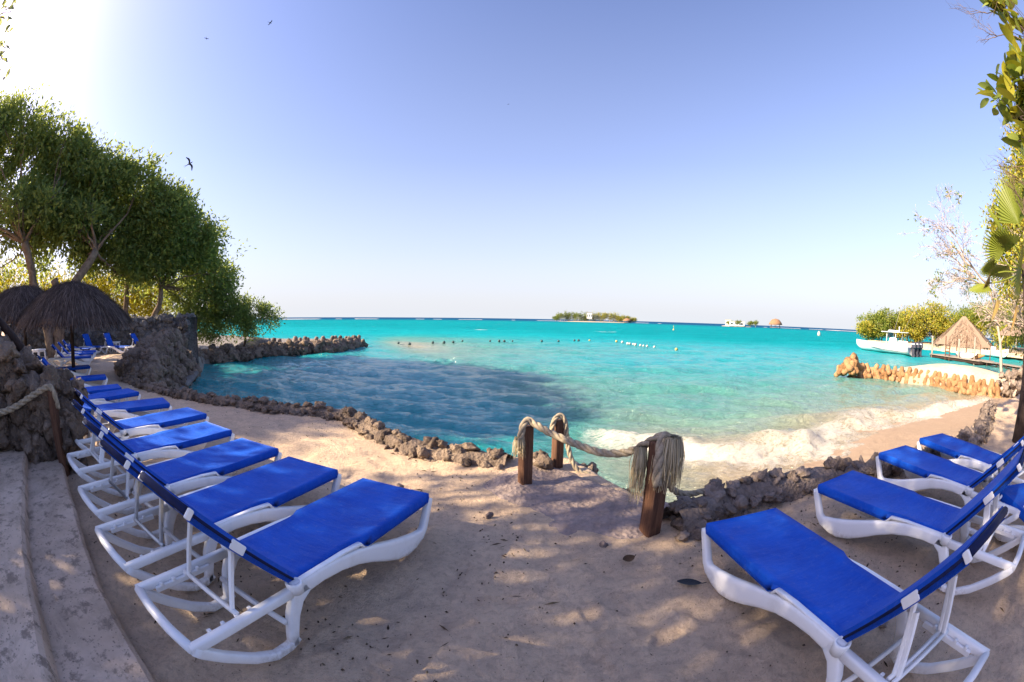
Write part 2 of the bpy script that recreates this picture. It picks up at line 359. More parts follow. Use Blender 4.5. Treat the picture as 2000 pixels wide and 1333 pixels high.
# ------------------------------------------------------------------ coastline and ground sheet
COAST = np.array([(-80, 55), (-40, 40), (-24, 36), (-15.6, 38), (-13.4, 35.2), (-13.0, 28.6), (-15.6, 25.8), (-16.3, 22.1), (-18.0, 19.4), (-14.9, 15.6), (-12.0, 11.7),
    (-8.5, 7.2), (-7.2, 6.45), (-5.6, 6.2), (-4.4, 6.15), (-3.2, 6.05), (-2.4, 6.0), (-1.75, 5.4), (-1.15, 4.85), (-.55, 4.5), (.1, 4.3), (.62, 4.3), (1.0, 3.5), (1.2, 2.85), (1.75, 3.05), (2.6, 3.12),
    (3.75, 3.0), (5.7, 2.85), (6.9, 2.95), (8.4, 3.4), (10.0, 4.0), (11.8, 4.0), (16, 4.3), (21, 4.6), (30, 3.5), (60, 2)])
def coast_dist(x, y):
    """signed distance to the coastline: positive over the sea"""
    best = np.full(x.shape, 1e9)
    for a, b in zip(COAST[:-1], COAST[1:]):
        d = b-a; t = np.clip(((x-a[0])*d[0]+(y-a[1])*d[1])/(d@d), 0, 1)
        best = np.minimum(best, np.hypot(x-a[0]-t*d[0], y-a[1]-t*d[1]))
    poly = np.vstack([COAST, [(60, -300), (-300, -300), (-300, 55)]]); ins = np.zeros(x.shape, bool)
    for (x0, y0), (x1, y1) in zip(poly, np.roll(poly, -1, 0)):
        if y0 == y1: continue
        c = ((y0 > y) != (y1 > y)) & (x < (x1-x0)*(y-y0)/(y1-y0)+x0); ins ^= c
    return np.where(ins, -best, best)
FEET = []
_fr = random.Random(4)
for sx_, sy_, a_, n_ in ((-.9, 1.0, 1.15, 9), (.6, .5, 1.75, 8), (1.3, 1.1, 2.3, 7), (-.6, 2.9, .2, 6), (.2, 1.2, .6, 5), (-1.0, 3.9, 2.6, 6), (2.3, 2.2, .2, 5)):
    for q_ in range(n_):
        sd_ = .09*(1 if q_ % 2 else -1); FEET.append((sx_+.31*q_*math.cos(a_)-sd_*math.sin(a_)+_fr.gauss(0, .03), sy_+.31*q_*math.sin(a_)+sd_*math.cos(a_)+_fr.gauss(0, .03), a_+_fr.gauss(0, .2)))
def ground_z(x, y, d=None, fine=True):
    d = coast_dist(x, y) if d is None else d
    land = np.where(y > 15, -.55*sstep(15, 18, y), 0) + np.clip(-x-22, 0, 40)*.03
    bz_ = sstep(-8.6, -9.4, x)*sstep(16.2, 15.2, y)*sstep(6.6, 7.2, y); land = land - 1.0*bz_*sstep(-2.1, -.15, d)
    wl = -1.9*sstep(.05, .6, d)
    wn_ = np.interp(d, [0, .25, .7, 2.9, 8, 30, 100], [0, -.9, -1.05, -1.1, -1.7, -3.5, -6]); ww_ = np.interp(d, [0, .4, 1.6, 2.9, 8, 30, 100], [0, -.62, -.88, -.99, -1.7, -3.5, -6]); kw = sstep(3.5, 7.5, x); wr = wn_*(1-kw)+ww_*kw
    w = sstep(.6, 1.6, x); sea = wl*(1-w)+wr*w
    z = np.where(d > 0, sea + land*(1-sstep(0, 1, d)), land)
    if fine:
        near = np.exp(-(x*x+y*y)/120.0)
        z = z + fbm(x*1.3, y*1.3, 3, 3)*.03*np.where(d < 0, 1, .5) + near*(fbm(x*5, y*5, 9, 3)*.026 + np.exp(-(x*x+y*y)/30)*np.abs(fbm(x*15, y*15, 13, 3))*.014 + np.maximum(fbm(x*2.4+7, y*2.4, 21, 2)-.12, 0)*.03)
        # trampled hollows
        hol = vnoise(x*3.1, y*3.1, 55); z = z - near*np.maximum(hol-.72, 0)*.12
        for fxx, fyy, fa in FEET:
            u = (x-fxx)*math.cos(fa)+(y-fyy)*math.sin(fa); v = -(x-fxx)*math.sin(fa)+(y-fyy)*math.cos(fa)
            q = (u/.13)**2+(v/(.05+.012*u/.13))**2; z = z-.014*np.exp(-q**2*.8)+.006*np.exp(-((np.sqrt(q)-1.35)/.3)**2)
    return z
def polar(angs, rads):
    A, Rr = np.meshgrid(angs, rads); x = Rr*np.sin(A); y = Rr*np.cos(A); n, m = A.shape
    i = np.arange(n*m).reshape(n, m); F = np.stack([i[:-1, :-1], i[:-1, 1:], i[1:, 1:], i[1:, :-1]], -1).reshape(-1, 4)
    return x.ravel(), y.ravel(), F[:, ::-1]
angs = R(1)*np.concatenate([np.arange(-180, -112, 4), np.arange(-112, 112, .5), np.arange(112, 184.1, 4)])
rads = np.concatenate([np.geomspace(.25, 45, 430), np.geomspace(47, 300, 30)])
x, y, F = polar(angs, rads); z = ground_z(x, y)
gme = np_mesh('ground', np.stack([x, y, z], 1), F, M['sand']); gme.materials.append(M['gravel'])
fx, fy = x[F].mean(1), y[F].mean(1); fd = coast_dist(fx, fy)
gme.polygons.foreach_set('material_index', (((fx < -8.3) & ((fd > -.45) | (fy > 16.5)) & (fy > 6)) | ((fx < 1) & (fd > .02))).astype(np.int32))
tag(link('ground', gme), kind='structure')

# ------------------------------------------------------------------ sea
angs = R(1)*np.concatenate([np.arange(-150, -84, 3), np.arange(-84, 84, .34), np.arange(84, 150.1, 3)])
rads = np.geomspace(2.6, 9000, 640)
x, y, F = polar(angs, rads); r = np.hypot(x, y); d = coast_dist(x, y)
h = np.zeros_like(x); warp = fbm(x*.3, y*.3, 5, 3)
wr_ = np.random.default_rng(3)
for i in range(26):
    lam = .3*1.15**i; a = R(192)+wr_.normal(0, .36); amp = lam*.023/(1+(lam/2.2)**2)
    ph = (x*math.sin(a)+y*math.cos(a))*2*math.pi/lam + wr_.uniform(0, 6.28) + warp*2.2
    att = np.exp(-(r/(lam*26))**2)
    s = np.sin(ph); h += amp*att*(s if i % 3 == 0 else 1.25*(1-2*np.abs(np.sin(ph/2))**.75))
h += .05*fbm(x*1.2, y*1.9, 31, 4)*np.exp(-(r/40)**2)
hc = np.quantile(h[(r > 5) & (r < 30)], .955); crestf = np.clip((h-hc)*8, 0, .55)*np.exp(-(r/45)**2)
right = sstep(.7, 2.2, x)
shal = 1-right*(1-sstep(2.2, 5.5, d)); h *= .25+.75*shal
dc = 4.7 + fbm(x*.22, 0*y, 77, 3)*1.1 - .06*np.clip(x-4, 0, 16); q = d-dc
amp = (.13+.16*vnoise(x*.5, y*0, 8))*right*sstep(26, 14, x)
crest = amp*np.where(q < 0, np.exp(-(q/.32)**2), np.exp(-(q/1.1)**2)); h += crest
turb = right*np.exp(-((q+.5)/.9)**2); h += turb*(.07*fbm(x*3.2, y*3.2, 41, 4)+.035*np.abs(fbm(x*7, y*7, 43, 3)))
# roller against the left wall
q2 = d-2.3-fbm(x*.3, y*0, 12, 2)*.8; lw = (1-right)*sstep(-11, -6, x); h += lw*.16*np.where(q2 < 0, np.exp(-(q2/.3)**2), np.exp(-(q2/1.0)**2))*(.5+vnoise(x*.6, y*.2, 71))
foam = right*(.7*np.exp(-((q+.25)/.6)**2)*(.55+.7*vnoise(x*.9, y*.5, 27)) + .5*sstep(dc, dc-1.5, d)*sstep(.1, .6, d)*(.5+.7*vnoise(x*.8, y*.8, 19)) + .25*np.exp(-(q/2.0)**2))*sstep(30, 16, x)
foam += (1-right)*(.55*np.exp(-(d/.9)**2)*sstep(-30, -10, x) + lw*.38*np.exp(-(q2/.35)**2)*np.clip(vnoise(x*.5, y*.3, 15)*2-.7, 0, 1) + .1*np.exp(-((x+9)/6)**2-((y-12)/7)**2)*1.6)
foam += crestf*(.35+.65*(1-right))*(d > 1)
az = np.degrees(np.arctan2(x, y)); foam += 1.6*np.exp(-((r-640)/90)**2)*(sstep(-33, -31, az)*sstep(-25, -27, az) + sstep(-21.5, -21, az)*sstep(-17.5, -18.5, az)*.8 + sstep(42, 44, az)*.9 + .6*(vnoise(az*.9, 0*az, 4) > .66))
foam += .8*right*np.exp(-((d-10.5-fbm(x*.2, 0*y, 9, 2))/.25)**2)*np.clip(vnoise(x*.45, y*0, 62)*3-2.1, 0, 1)
tr = np.interp(d, [0, 3, 5, 6.5, 9, 14, 22, 34, 60, 90], [1, .98, .9, .8, .71, .62, .52, .44, .36, .34])
tl = np.interp(d, [0, 1, 4, 10, 20, 34, 60, 90], [.52, .5, .45, .44, .46, .45, .37, .34])
wx = sstep(-1.5, 4.5, x+np.clip(y-10, 0, 40)*.45); tint = tl*(1-wx)+tr*wx
tint = tint*(1-sstep(230, 620, r)) ; tint = np.clip(tint, 0, 1)
wme = np_mesh('sea', np.stack([x, y, WATER+h], 1), F, M['water'])
far = sstep(25, 70, r)*.9
for nm, arr in (('tint', tint), ('foam', np.clip(foam, 0, 1.4)), ('far', far)):
    wme.attributes.new(nm, 'FLOAT', 'POINT').data.foreach_set('value', arr.astype(np.float32))
tag(link('sea', wme), kind='structure')

# ------------------------------------------------------------------ sand spit on the right, far headland, islands' ground
def mound(name, poly_c, rx, ry, rot, ztop, zbase, mt, n=40, pw=2.0, seed=1, wob=.12):
    a = np.linspace(0, 2*math.pi, 2*n, endpoint=False); t = np.linspace(0, 1, n//2)
    A, T = np.meshgrid(a, t); u = np.cos(A)*T*rx; v = np.sin(A)*T*ry
    k = 1+wob*fbm(np.cos(A)*1.5+seed, np.sin(A)*1.5, seed, 3); u *= k; v *= k
    X = poly_c[0]+u*math.cos(rot)-v*math.sin(rot); Y = poly_c[1]+u*math.sin(rot)+v*math.cos(rot)
    Z = zbase+(ztop-zbase)*(1-T**pw) + .04*fbm(X*.8, Y*.8, seed+5, 4)*(ztop-zbase)
    i = np.arange(A.size).reshape(A.shape); j = np.roll(i, -1, 1)
    Fq = np.stack([i[:-1], i[1:], j[1:], j[:-1]], -1).reshape(-1, 4)
    return tag(link(name, np_mesh(name, np.stack([X.ravel(), Y.ravel(), Z.ravel()], 1), Fq, mt)), kind='structure')
mound('sand_spit', (22.3, 10.8), 7.2, 2.1, R(100), .02, -1.5, M['sand'], 48, 2.2, 4)
mound('headland', (108, 34), 48, 26, R(-38), -.2, -1.6, M['stone'], 40, 6, 9, .08)
mound('island_ground', (93, 480), 47, 14, R(-11), 0, -1.6, M['stone'], 30, 4, 2)
mound('islet_ground', (240, 408), 20, 9, R(-30), 0, -1.6, M['stone'], 24, 4, 6)

# ------------------------------------------------------------------ rocks
def rock_mesh(name, seed, sub, mt, amp=.32):
    bm = bmesh.new(); bmesh.ops.create_icosphere(bm, subdivisions=sub, radius=1)
    g = np.random.default_rng(seed); V = np.array([v.co[:] for v in bm.verts]); k = np.ones(len(V))
    for f, a in ((1.2, amp), (2.6, amp*.65), (5.0, amp*.5), (9.0, amp*.35)):
        D = g.normal(size=(5, 3)); D /= np.linalg.norm(D, axis=1)[:, None]; ph = g.uniform(0, 6.3, 5)
        k += a*1.5*np.mean([1.1-np.abs(np.sin(V@dd*f*1.7+p))*2 for dd, p in zip(D[:3], ph)], 0)
    k = np.clip(k, .62, 1.22)
    V = V*k[:, None]*g.uniform(.7, 1.2, 3)
    for v, c in zip(bm.verts, V): v.co = c
    me = bpy.data.meshes.new(name); bm.to_mesh(me); bm.free(); me.materials.append(mt)
    me.polygons.foreach_set('use_smooth', [sub > 2]*len(me.polygons)); return me
ROCK = {k: [rock_mesh('stone', 10*i+s, sub, M[k], .32) for i in range(9)] for s, (k, sub) in enumerate((('coral', 3), ('coral2', 3), ('greyrock', 2), ('ramp', 3)))}
def stone(parent, kind, p, s, name='stone', flat=1.0):
    o = link(name, random.choice(ROCK[kind]), parent, p, (random.uniform(-.5, .5), random.uniform(-.5, .5), random.uniform(0, 6.28)))
    o.scale = (s*random.uniform(.8, 1.25), s*random.uniform(.75, 1.1), s*random.uniform(.65, .95)*flat); return o
def resample(pts, step):
    out = []; carry = 0.0
    for a, b in zip(pts[:-1], pts[1:]):
        a, b = Vector(a), Vector(b); L = (b-a).length; t = carry
        while t < L: out.append((a.lerp(b, t/L), (b-a).normalized())); t += step
        carry = t-L
    return out
def low_wall(name, label, pts, kind, h, size, core_mt):
    t = thing(name, label, 'rock wall', (pts[0][0], pts[0][1], 0)); o0 = Vector((pts[0][0], pts[0][1], 0))
    P = [Vector((p[0], p[1], 0)) for p in pts]; mb = MB()
    path = resample(smooth_path(P, 6), .12)
    prof = [(-.13, -.1), (-.11, h*.6), (-.02, h*.86), (.1, h*.8), (.2, h*.4), (.26, -1.3)]; vs = []; fs = []
    for i, (p, d) in enumerate(path):
        n = Vector((-d.y, d.x, 0))
        for j, (u, w) in enumerate(prof):
            q = p+n*(u+random.uniform(-.025, .025))+Vector((0, 0, w+random.uniform(-.02, .02))); vs.append(q-o0)
    for i in range(len(path)-1):
        for j in range(5): fs.append((i*6+j, i*6+j+1, i*6+7+j, i*6+6+j))
    mb.add(vs, fs); mb.obj('mortar', core_mt, t)
    for p, d in resample(P, size*.98):
        n = Vector((-d.y, d.x, 0))
        for u, w, k in ((.03, h*.86, 1.0), (-.1, h*.42, .85), (-.12, h*.05, .7)):
            if random.random() < .08: continue
            q = p+n*(u+random.uniform(-.05, .05))+d*random.uniform(-.06, .06)+Vector((0, 0, w+random.uniform(-.03, .03)))
            stone(t, kind, q-o0, size*.72*k*random.uniform(.7, 1.3), flat=.85)
    return t
low_wall('rock_wall', 'low dark coral rock edging between the left loungers and the sea', [(-9.4, 6.75), (-8.3, 6.45), (-7.2, 6.15), (-5.65, 5.95), (-4.6, 5.9), (-3.8, 5.82), (-3.0, 5.85), (-2.35, 5.72), (-1.9, 5.2), (-1.6, 4.92), (-1.25, 4.62), (-.9, 4.38), (-.45, 4.22), (.02, 4.08)], 'coral', .13, .125, M['coral'])
low_wall('rock_wall', 'low grey-brown rock edging between the right loungers and the surf', [(1.17, 2.58), (1.4, 2.66), (1.75, 2.82), (2.2, 2.92), (2.6, 2.93), (3.2, 2.9), (3.75, 2.83), (4.6, 2.74), (5.7, 2.63), (6.7, 2.72), (7.5, 2.95), (8.4, 3.25), (9.3, 3.6), (10.0, 3.8)], 'coral2', .19, .13, M['coral2'])
def heap(name, label, cat, centre_fn, n, kind, smin, smax, origin, core=None):
    t = thing(name, label, cat, origin); o0 = Vector(origin)
    for i in range(n):
        p, k = centre_fn(); stone(t, kind, p-o0, random.uniform(smin, smax)*k)
    return t
# rip-rap bank between the terrace path and the water
BANK = [(-12.9, 9.2, -14.5, 15.2), (-12.2, 8.5, -13.2, 13.6), (-11.3, 7.9, -11.8, 11.6), (-10.3, 7.4, -10.7, 10.1), (-9.3, 7.0, -9.4, 8.5), (-8.9, 6.8, -8.3, 7.2)]
def bank_point(u, v):
    f = u*(len(BANK)-1); i = min(int(f), len(BANK)-2); f -= i
    a, b = [np.array(BANK[j]) for j in (i, i+1)]; c = a*(1-f)+b*f
    pr = math.sin(min(1, v*1.6)*math.pi/2) if v < .62 else 1-.9*((v-.62)/.38)**1.5
    zt = (.16+.9*(1-u)**2)*pr - (.85*max(0, v-.7)/.3)
    return Vector((c[0]*(1-v)+c[2]*v, c[1]*(1-v)+c[3]*v, zt))
t = thing('rock_bank', 'dark heaped rock bank sloping down to the water beside the sand path', 'rock bank', (-11.5, 9.5, 0)); o0 = Vector((-11.5, 9.5, 0))
mb = MB(); nu, nv = 30, 16
vs = [bank_point(i/(nu-1), j/(nv-1))-o0+Vector((random.uniform(-.06, .06), random.uniform(-.06, .06), -.12+random.uniform(-.05, .05))) for i in range(nu) for j in range(nv)]
mb.add(vs, [(i*nv+j, i*nv+j+1, i*nv+nv+j+1, i*nv+nv+j) for i in range(nu-1) for j in range(nv-1)]); mb.obj('rubble', M['coral'], t)
for i in range(297):
    u, v = random.random()**.9, random.random()**.9; stone(t, 'coral', bank_point(u, v)-o0+Vector((0, 0, random.uniform(-.05, .06))), random.uniform(.15, .3)*(1.1-.3*u))
mb = MB(); lip = smooth_path([(-14.5, 15.1, -.86), (-13.0, 13.3, -.84), (-11.6, 11.4, -.82), (-10.4, 9.8, -.8), (-9.2, 8.2, -.78), (-8.2, 7.0, -.72)], 6)
mb.tube(lip, .13, 8, flat=2.0); tag(mb.obj('concrete_kerb', M['greyrock']), 'narrow grey concrete kerb at the foot of the dark rock bank', 'kerb')
# tall stone wall behind the far loungers
def tall_wall(name, label, pts, h0, h1, thick, kind, n, smin, smax, core, hfun=None):
    P = resample(smooth_path([Vector((p[0], p[1], 0)) for p in pts], 5), .3); o0 = P[0][0].copy(); t = thing(name, label, 'stone wall', o0)
    mb = MB(); vs = []; fs = []; m = len(P); rows = 9
    hh = lambda f: (hfun(f) if hfun else h0+(h1-h0)*f)
    for i, (p, d) in enumerate(P):
        nn = Vector((-d.y, d.x, 0)); f = i/(m-1)
        for j in range(rows):
            if j < 5: u, w = -thick/2, -1.2+(hh(f)+1.2)*j/4
            else: u, w = thick/2, hh(f)-(hh(f)+1.2)*(j-5)/3
            vs.append(p+nn*(u+random.uniform(-.04, .04))+Vector((0, 0, w+random.uniform(-.05, .05)))-o0)
    for i in range(m-1):
        for j in range(rows-1): fs.append((i*rows+j, i*rows+j+1, i*rows+rows+j+1, i*rows+rows+j))
    fs.append(tuple(range(rows))); fs.append(tuple(range((m-1)*rows, m*rows))[::-1])
    mb.add(vs, fs); mb.obj('mortar', core, t)
    for i in range(n):
        f = random.random(); p, d = P[min(m-1, int(f*m))]; nn = Vector((-d.y, d.x, 0)); z = random.uniform(-.1, 1)*hh(f)
        side = 1 if random.random() < .8 else random.uniform(-1, 1)
        if side < 1: z = hh(f)
        stone(t, kind, p+d*random.uniform(-.2, .2)+nn*(side*thick/2)+Vector((0, 0, z))-o0, random.uniform(smin, smax))
    return t
tall_wall('stone_wall', 'tall rough grey stone wall standing behind the far loungers', [(-14.7, 15.2), (-15.8, 15.6), (-17.4, 14.9), (-19.4, 13.2), (-20.8, 11), (-21.3, 8.6), (-21.0, 6.4)], 1.55, 1.5, .6, 'greyrock', 298, .16, .34, M['greyrock'])
tall_wall('stone_wall', 'craggy coral rock wall flanking the left end of the concrete steps', [(-4.72, 2.35), (-5.05, 1.95), (-5.35, 1.4), (-5.75, .6), (-6.3, -.6)], 0, 0, .75, 'coral', 290, .1, .22, M['coral'], lambda f: .62+1.0*min(1, f*2.1))
mb = MB(); mb.tube([(-4.95, 2.42, .62), (-5.12, 2.1, 1.0), (-5.35, 1.68, 1.42), (-5.6, 1.3, 1.75)], [.055, .06, .055, .05], 8)
tag(mb.obj('leaning_log', M['darkwood']), 'dark weathered log leaning up along the rock wall by the steps', 'log')

# left breakwater: rubble on the spit
def spit_pt():
    q = [Vector((-18.0, 19.5, -.95)), Vector((-16.3, 22.1, -.95)), Vector((-15.6, 25.8, -.95)), Vector((-13.0, 28.6, -.95)), Vector((-13.3, 33, -.95)), Vector((-13.5, 35.2, -.95))]; k = random.choice((0, 0, 1, 1, 2, 2, 3, 4)); w = random.random()
    return q[k].lerp(q[k+1], random.random())+Vector((.4-.75*w, random.uniform(-.3, .1), .5*w+random.uniform(-.1, .1))), 1
heap('rock_heap', 'dark rubble rocks along the waterline of the left breakwater', 'rocks', spit_pt, 285, 'coral', .22, .46, (-16, 26, -.8))
def foot_pt():
    q = [Vector((-9.6, 8.6, -.85)), Vector((-11.9, 11.6, -.85)), Vector((-13.4, 13.6, -.85)), Vector((-14.9, 15.6, -.85)), Vector((-17.9, 19.3, -.85))]; j = random.choice((0, 1, 1, 2, 2, 3)); v = random.random()
    return q[j].lerp(q[j+1], random.random())+Vector((-.5*v+random.uniform(-.15, .15), random.uniform(-.15, .15), .6*v-.1)), 1
heap('rock_heap', 'dark rocks at the waterline between the rock bank and the tall stone wall', 'rocks', foot_pt, 150, 'coral', .2, .38, (-13, 13, -.8))
mound('gravel_mound', (-17.6, 25.2), 2.4, 1.3, R(60), .12, -.75, M['greyrock'], 30, 1.6, 12)
# rock and timber heap at the root of the right spit
t = heap('rock_heap', 'sunlit heap of brown rocks where the right spit meets the shore', 'rocks', lambda: (Vector((21.6+random.gauss(0, .8), 5.9+random.gauss(0, .8), -.8+abs(random.gauss(0, .5)))), 1), 110, 'coral2', .16, .36, (21.6, 5.9, -.8))
for i, (a, b) in enumerate((((20.3, 7.2, -.6), (22.3, 5.3, .4)), ((20.6, 6.6, -.5), (21.8, 6.2, .55)), ((20.2, 6.3, -.75), (22.6, 6.2, -.1)))):
    mb = MB(); a, b = Vector(a), Vector(b); mb.tube([a, a.lerp(b, .5)+Vector((0, .05, .06)), b], [.09, .085, .06], 7)
    tag(mb.obj('driftwood', M['barkgrey']), ['pale driftwood pole leaning steeply on the right rock heap', 'short driftwood pole lying across the top of the right rock heap', 'low driftwood pole at the foot of the right rock heap'][i], 'driftwood')

# ------------------------------------------------------------------ tetrapods
def tetrapod_mesh(seed, mt):
    g = random.Random(seed); mb = MB(); dirs = [Vector((0, 0, 1)), Vector((.94, 0, -.33)), Vector((-.47, .82, -.33)), Vector((-.47, -.82, -.33))]
    for dd in dirs: mb.tube([dd*-.06, dd*.18, dd*.46, dd*.54], [.27, .245, .195, .15], 8)
    me = mb.mesh('tetrapod', mt); return me
TL, TR = tetrapod_mesh(1, M['tetradark']), tetrapod_mesh(1, M['tetra'])
def tet(me, p, s, label, group):
    o = link('tetrapod', me, None, p, (random.uniform(-.45, .45), random.uniform(-.45, .45), random.uniform(0, 6.28)), s*random.uniform(.85, 1.2)); return tag(o, label, 'tetrapod', group)
row = resample([Vector(p+(0,)) for p in [(18.2, 16.7), (19.5, 16.2), (20.25, 14.6), (20.6, 12.4), (20.5, 9.8), (20.4, 7.2)]], .47)
for i, (p, d) in enumerate(row):
    for lv in range(2):
        tet(TR, (p.x+lv*.3+random.uniform(-.1, .1), p.y+lv*.1+random.uniform(-.1, .1), -.98+lv*.32), .64, 'orange-brown concrete tetrapod in the row edging the right sand spit', 'tetrapods along the right sand spit')
for i in range(16):
    a = random.uniform(0, 6.28); rr = random.uniform(0, 1.0)
    tet(TR, (18.0+rr*.85*math.cos(a), 16.75+rr*math.sin(a)*.7, -.88+.55*(1-rr)+random.uniform(0, .2)), .8, 'pinkish concrete tetrapod piled at the seaward tip of the right sand spit', 'tetrapods piled at the spit tip')
row = resample([Vector(p+(0,)) for p in [(-19.2, 26.5), (-17.6, 28.6), (-16.2, 31), (-14.8, 33.2), (-13.3, 35.2)]], .55)
for i, (p, d) in enumerate(row):
    for lv in range(2):
        tet(TL, (p.x+random.uniform(-.2, .2)+.5*lv, p.y+random.uniform(-.2, .2)-.4*lv, -.5-lv*.3), .78, 'dark concrete tetrapod along the crest of the left breakwater', 'tetrapods along the left breakwater')

# ------------------------------------------------------------------ ramp of bare rock through the gap in the edging
nu, nv = 60, 70; U, Vv = np.meshgrid(np.linspace(0, 1, nu), np.linspace(-.95, 1.25, nv), indexing='ij')
ax, ay, bx, by = -.1, 4.05, 1.28, 2.62; L_ = math.hypot(bx-ax, by-ay); nx, ny = -(by-ay)/L_, (bx-ax)/L_
wobx = .07*fbm(U*5, Vv*3, 3, 3)
X = ax+(bx-ax)*U+nx*(Vv+wobx); Y = ay+(by-ay)*U+ny*(Vv+wobx)
gz = ground_z(X-nx*np.clip(Vv, 0, 2)*0, Y, None, True); gz = np.where(coast_dist(X, Y) > -.3, 0, gz)
Z = gz*(Vv < .25)+np.where(Vv < .25, .03, .03-.62*np.clip(Vv-.25, 0, 2)**1.25*(.6+.9*U)) + .035*np.maximum(fbm(X*3, Y*3, 44, 5), -.25) - .1*sstep(-.25, -.95, Vv)-.09*sstep(.85, 1, U)-.07*sstep(.16, 0, U)
i = np.arange(nu*nv).reshape(nu, nv); Fq = np.stack([i[:-1, :-1], i[1:, :-1], i[1:, 1:], i[:-1, 1:]], -1).reshape(-1, 4)
tag(link('rock_ramp', np_mesh('rock_ramp', np.stack([X.ravel(), Y.ravel(), Z.ravel()], 1), Fq, M['ramp'])), kind='structure')
for p, s, l in (((.33, 3.98, .08), .12, 'dark round boulder at the foot of the left rope post'), ((1.24, 2.6, .03), .12, 'rough boulder ending the right rock edging beside the tasselled rope post')):
    tag(stone(None, 'coral', p, s, 'boulder'), l, 'boulder')

def edge_pt():
    q = [Vector((.2, 4.45, -.05)), Vector((.66, 4.4, -.08)), Vector((.95, 3.85, -.12)), Vector((1.2, 3.3, -.12)), Vector((1.3, 2.8, -.05))]; j = random.randrange(4)
    return q[j].lerp(q[j+1], random.random())+Vector((random.uniform(-.07, .1), random.uniform(-.07, .07), random.uniform(-.3, .03))), 1
heap('rock_heap', 'small rough rocks along the seaward edge of the bare rock ramp', 'rocks', edge_pt, 60, 'coral', .06, .13, (.9, 3.8, 0))

# ------------------------------------------------------------------ concrete steps
a = Vector((-4.75, 2.13, 0)); b = Vector((1.6, -.76, 0)); dr = (b-a).normalized(); nb = Vector((dr.y, -dr.x, 0))
st = thing('concrete_steps', 'worn grey concrete steps rising along the lower left edge', 'steps', a)
for k in range(4):
    nseg = 90; vs = []; fs = []; z1 = .13*(k+1); off0 = [0, .5, 1.02, 1.55][k]; off1 = off0+.75
    for i in range(nseg+1):
        p = dr*((b-a).length*i/nseg); wv = .022*fbm(np.array([i*.19+k*9]), np.array([k*3.]), 5, 3)[0]
        for (u, w) in ((off0, -.1), (off0+.006, z1-.035), (off0+.03, z1), (off1, z1), (off1, -.1)):
            vs.append(p+nb*(u+wv)+Vector((0, 0, w+(.006*math.sin(i*.7+k) if w > 0 else 0))))
    for i in range(nseg):
        for j in range(4): fs.append((i*5+j, i*5+j+1, i*5+6+j, i*5+5+j))
    fs.append((0, 1, 2, 3, 4)); mb = MB(); mb.add(vs, fs, False); mb.obj('step', M['concrete'], st)

# ------------------------------------------------------------------ sun loungers
LW = .52
def side_mesh(y0):
    mb = MB(); w = .047
    mb.section([(1.91, .3, .04), (1.9, .275, .052), (1.855, .19, .052), (1.815, .118, .055), (1.775, .088, .07), (1.68, .08, .115), (1.6, .086, .14), (1.5, .112, .14), (1.38, .158, .125), (1.25, .212, .105), (1.12, .255, .09), (.98, .283, .08), (.84, .296, .075), (.66, .293, .078)], w, y0)
    mb.tube([(1.9, y0*.94, .303), (1.5, y0*.94, .306), (1.05, y0*.94, .306)], .014, 6)
    mb.section([(.72, .29, .075), (.65, .255, .085), (.60, .18, .072), (.565, .09, .06), (.545, .02, .055)], w, y0)
    mb.section([(.58, .05, .05), (.52, .024, .045), (.42, .026, .046), (.3, .085, .05), (.16, .185, .052), (.055, .272, .055), (.03, .3, .05)], w, y0)
    mb.section([(.68, .296, .055), (.4, .302, .046), (.02, .302, .046)], w*.9, y0)
    mb.section([(1.2, .262, .02), (1.16, .315, .02), (1.02, .328, .014), (.8, .33, .016), (.64, .328, .024)], w*.7, y0)     # raised lip beside the hinge
    mb.lathe([(.04, .29), (.042, .338), (.039, .346), (.031, .346), (.028, .325), (.001, .322)], 16, (.655, y0*1.02, 0))           # cup socket
    return mb.mesh('side_frame', M['plastic'])
def sling_grid(nu, nv, fn, thick):
    vs = []; fs = []
    for s in (0, 1):
        for i in range(nu):
            for j in range(nv):
                p = Vector(fn(i/(nu-1), j/(nv-1))); p.z -= thick*s; vs.append(p)
    N = nu*nv
    for i in range(nu-1):
        for j in range(nv-1):
            q = (i*nv+j, i*nv+nv+j, i*nv+nv+j+1, i*nv+j+1); fs.append(q); fs.append(tuple(N+k for k in q[::-1]))
    rim = [i*nv for i in range(nu)]+[(nu-1)*nv+j for j in range(1, nv)]+[i*nv+nv-1 for i in range(nu-2, -1, -1)]+[j for j in range(nv-2, 0, -1)]
    for k in range(len(rim)): a_, b_ = rim[k], rim[(k+1) % len(rim)]; fs.append((a_, a_+N, b_+N, b_)[::-1])
    return vs, fs
SW = LW/2+.012
def seat_fn(u, v):
    x_ = .70+1.195*u; vv = min(1, max(0, (v*12-1)/10)); e = abs(vv-.5)*2; ins = 1-sstep(1.14, 1.19, x_); yy = (vv-.5)*2*(SW-.036*ins+(.004 if v in (0, 1) else 0)); z_ = .341-.028*math.sin(math.pi*u)**.8*(1-e**2.5)
    if v in (0, 1): z_ -= .055-.035*ins
    return x_, yy, z_
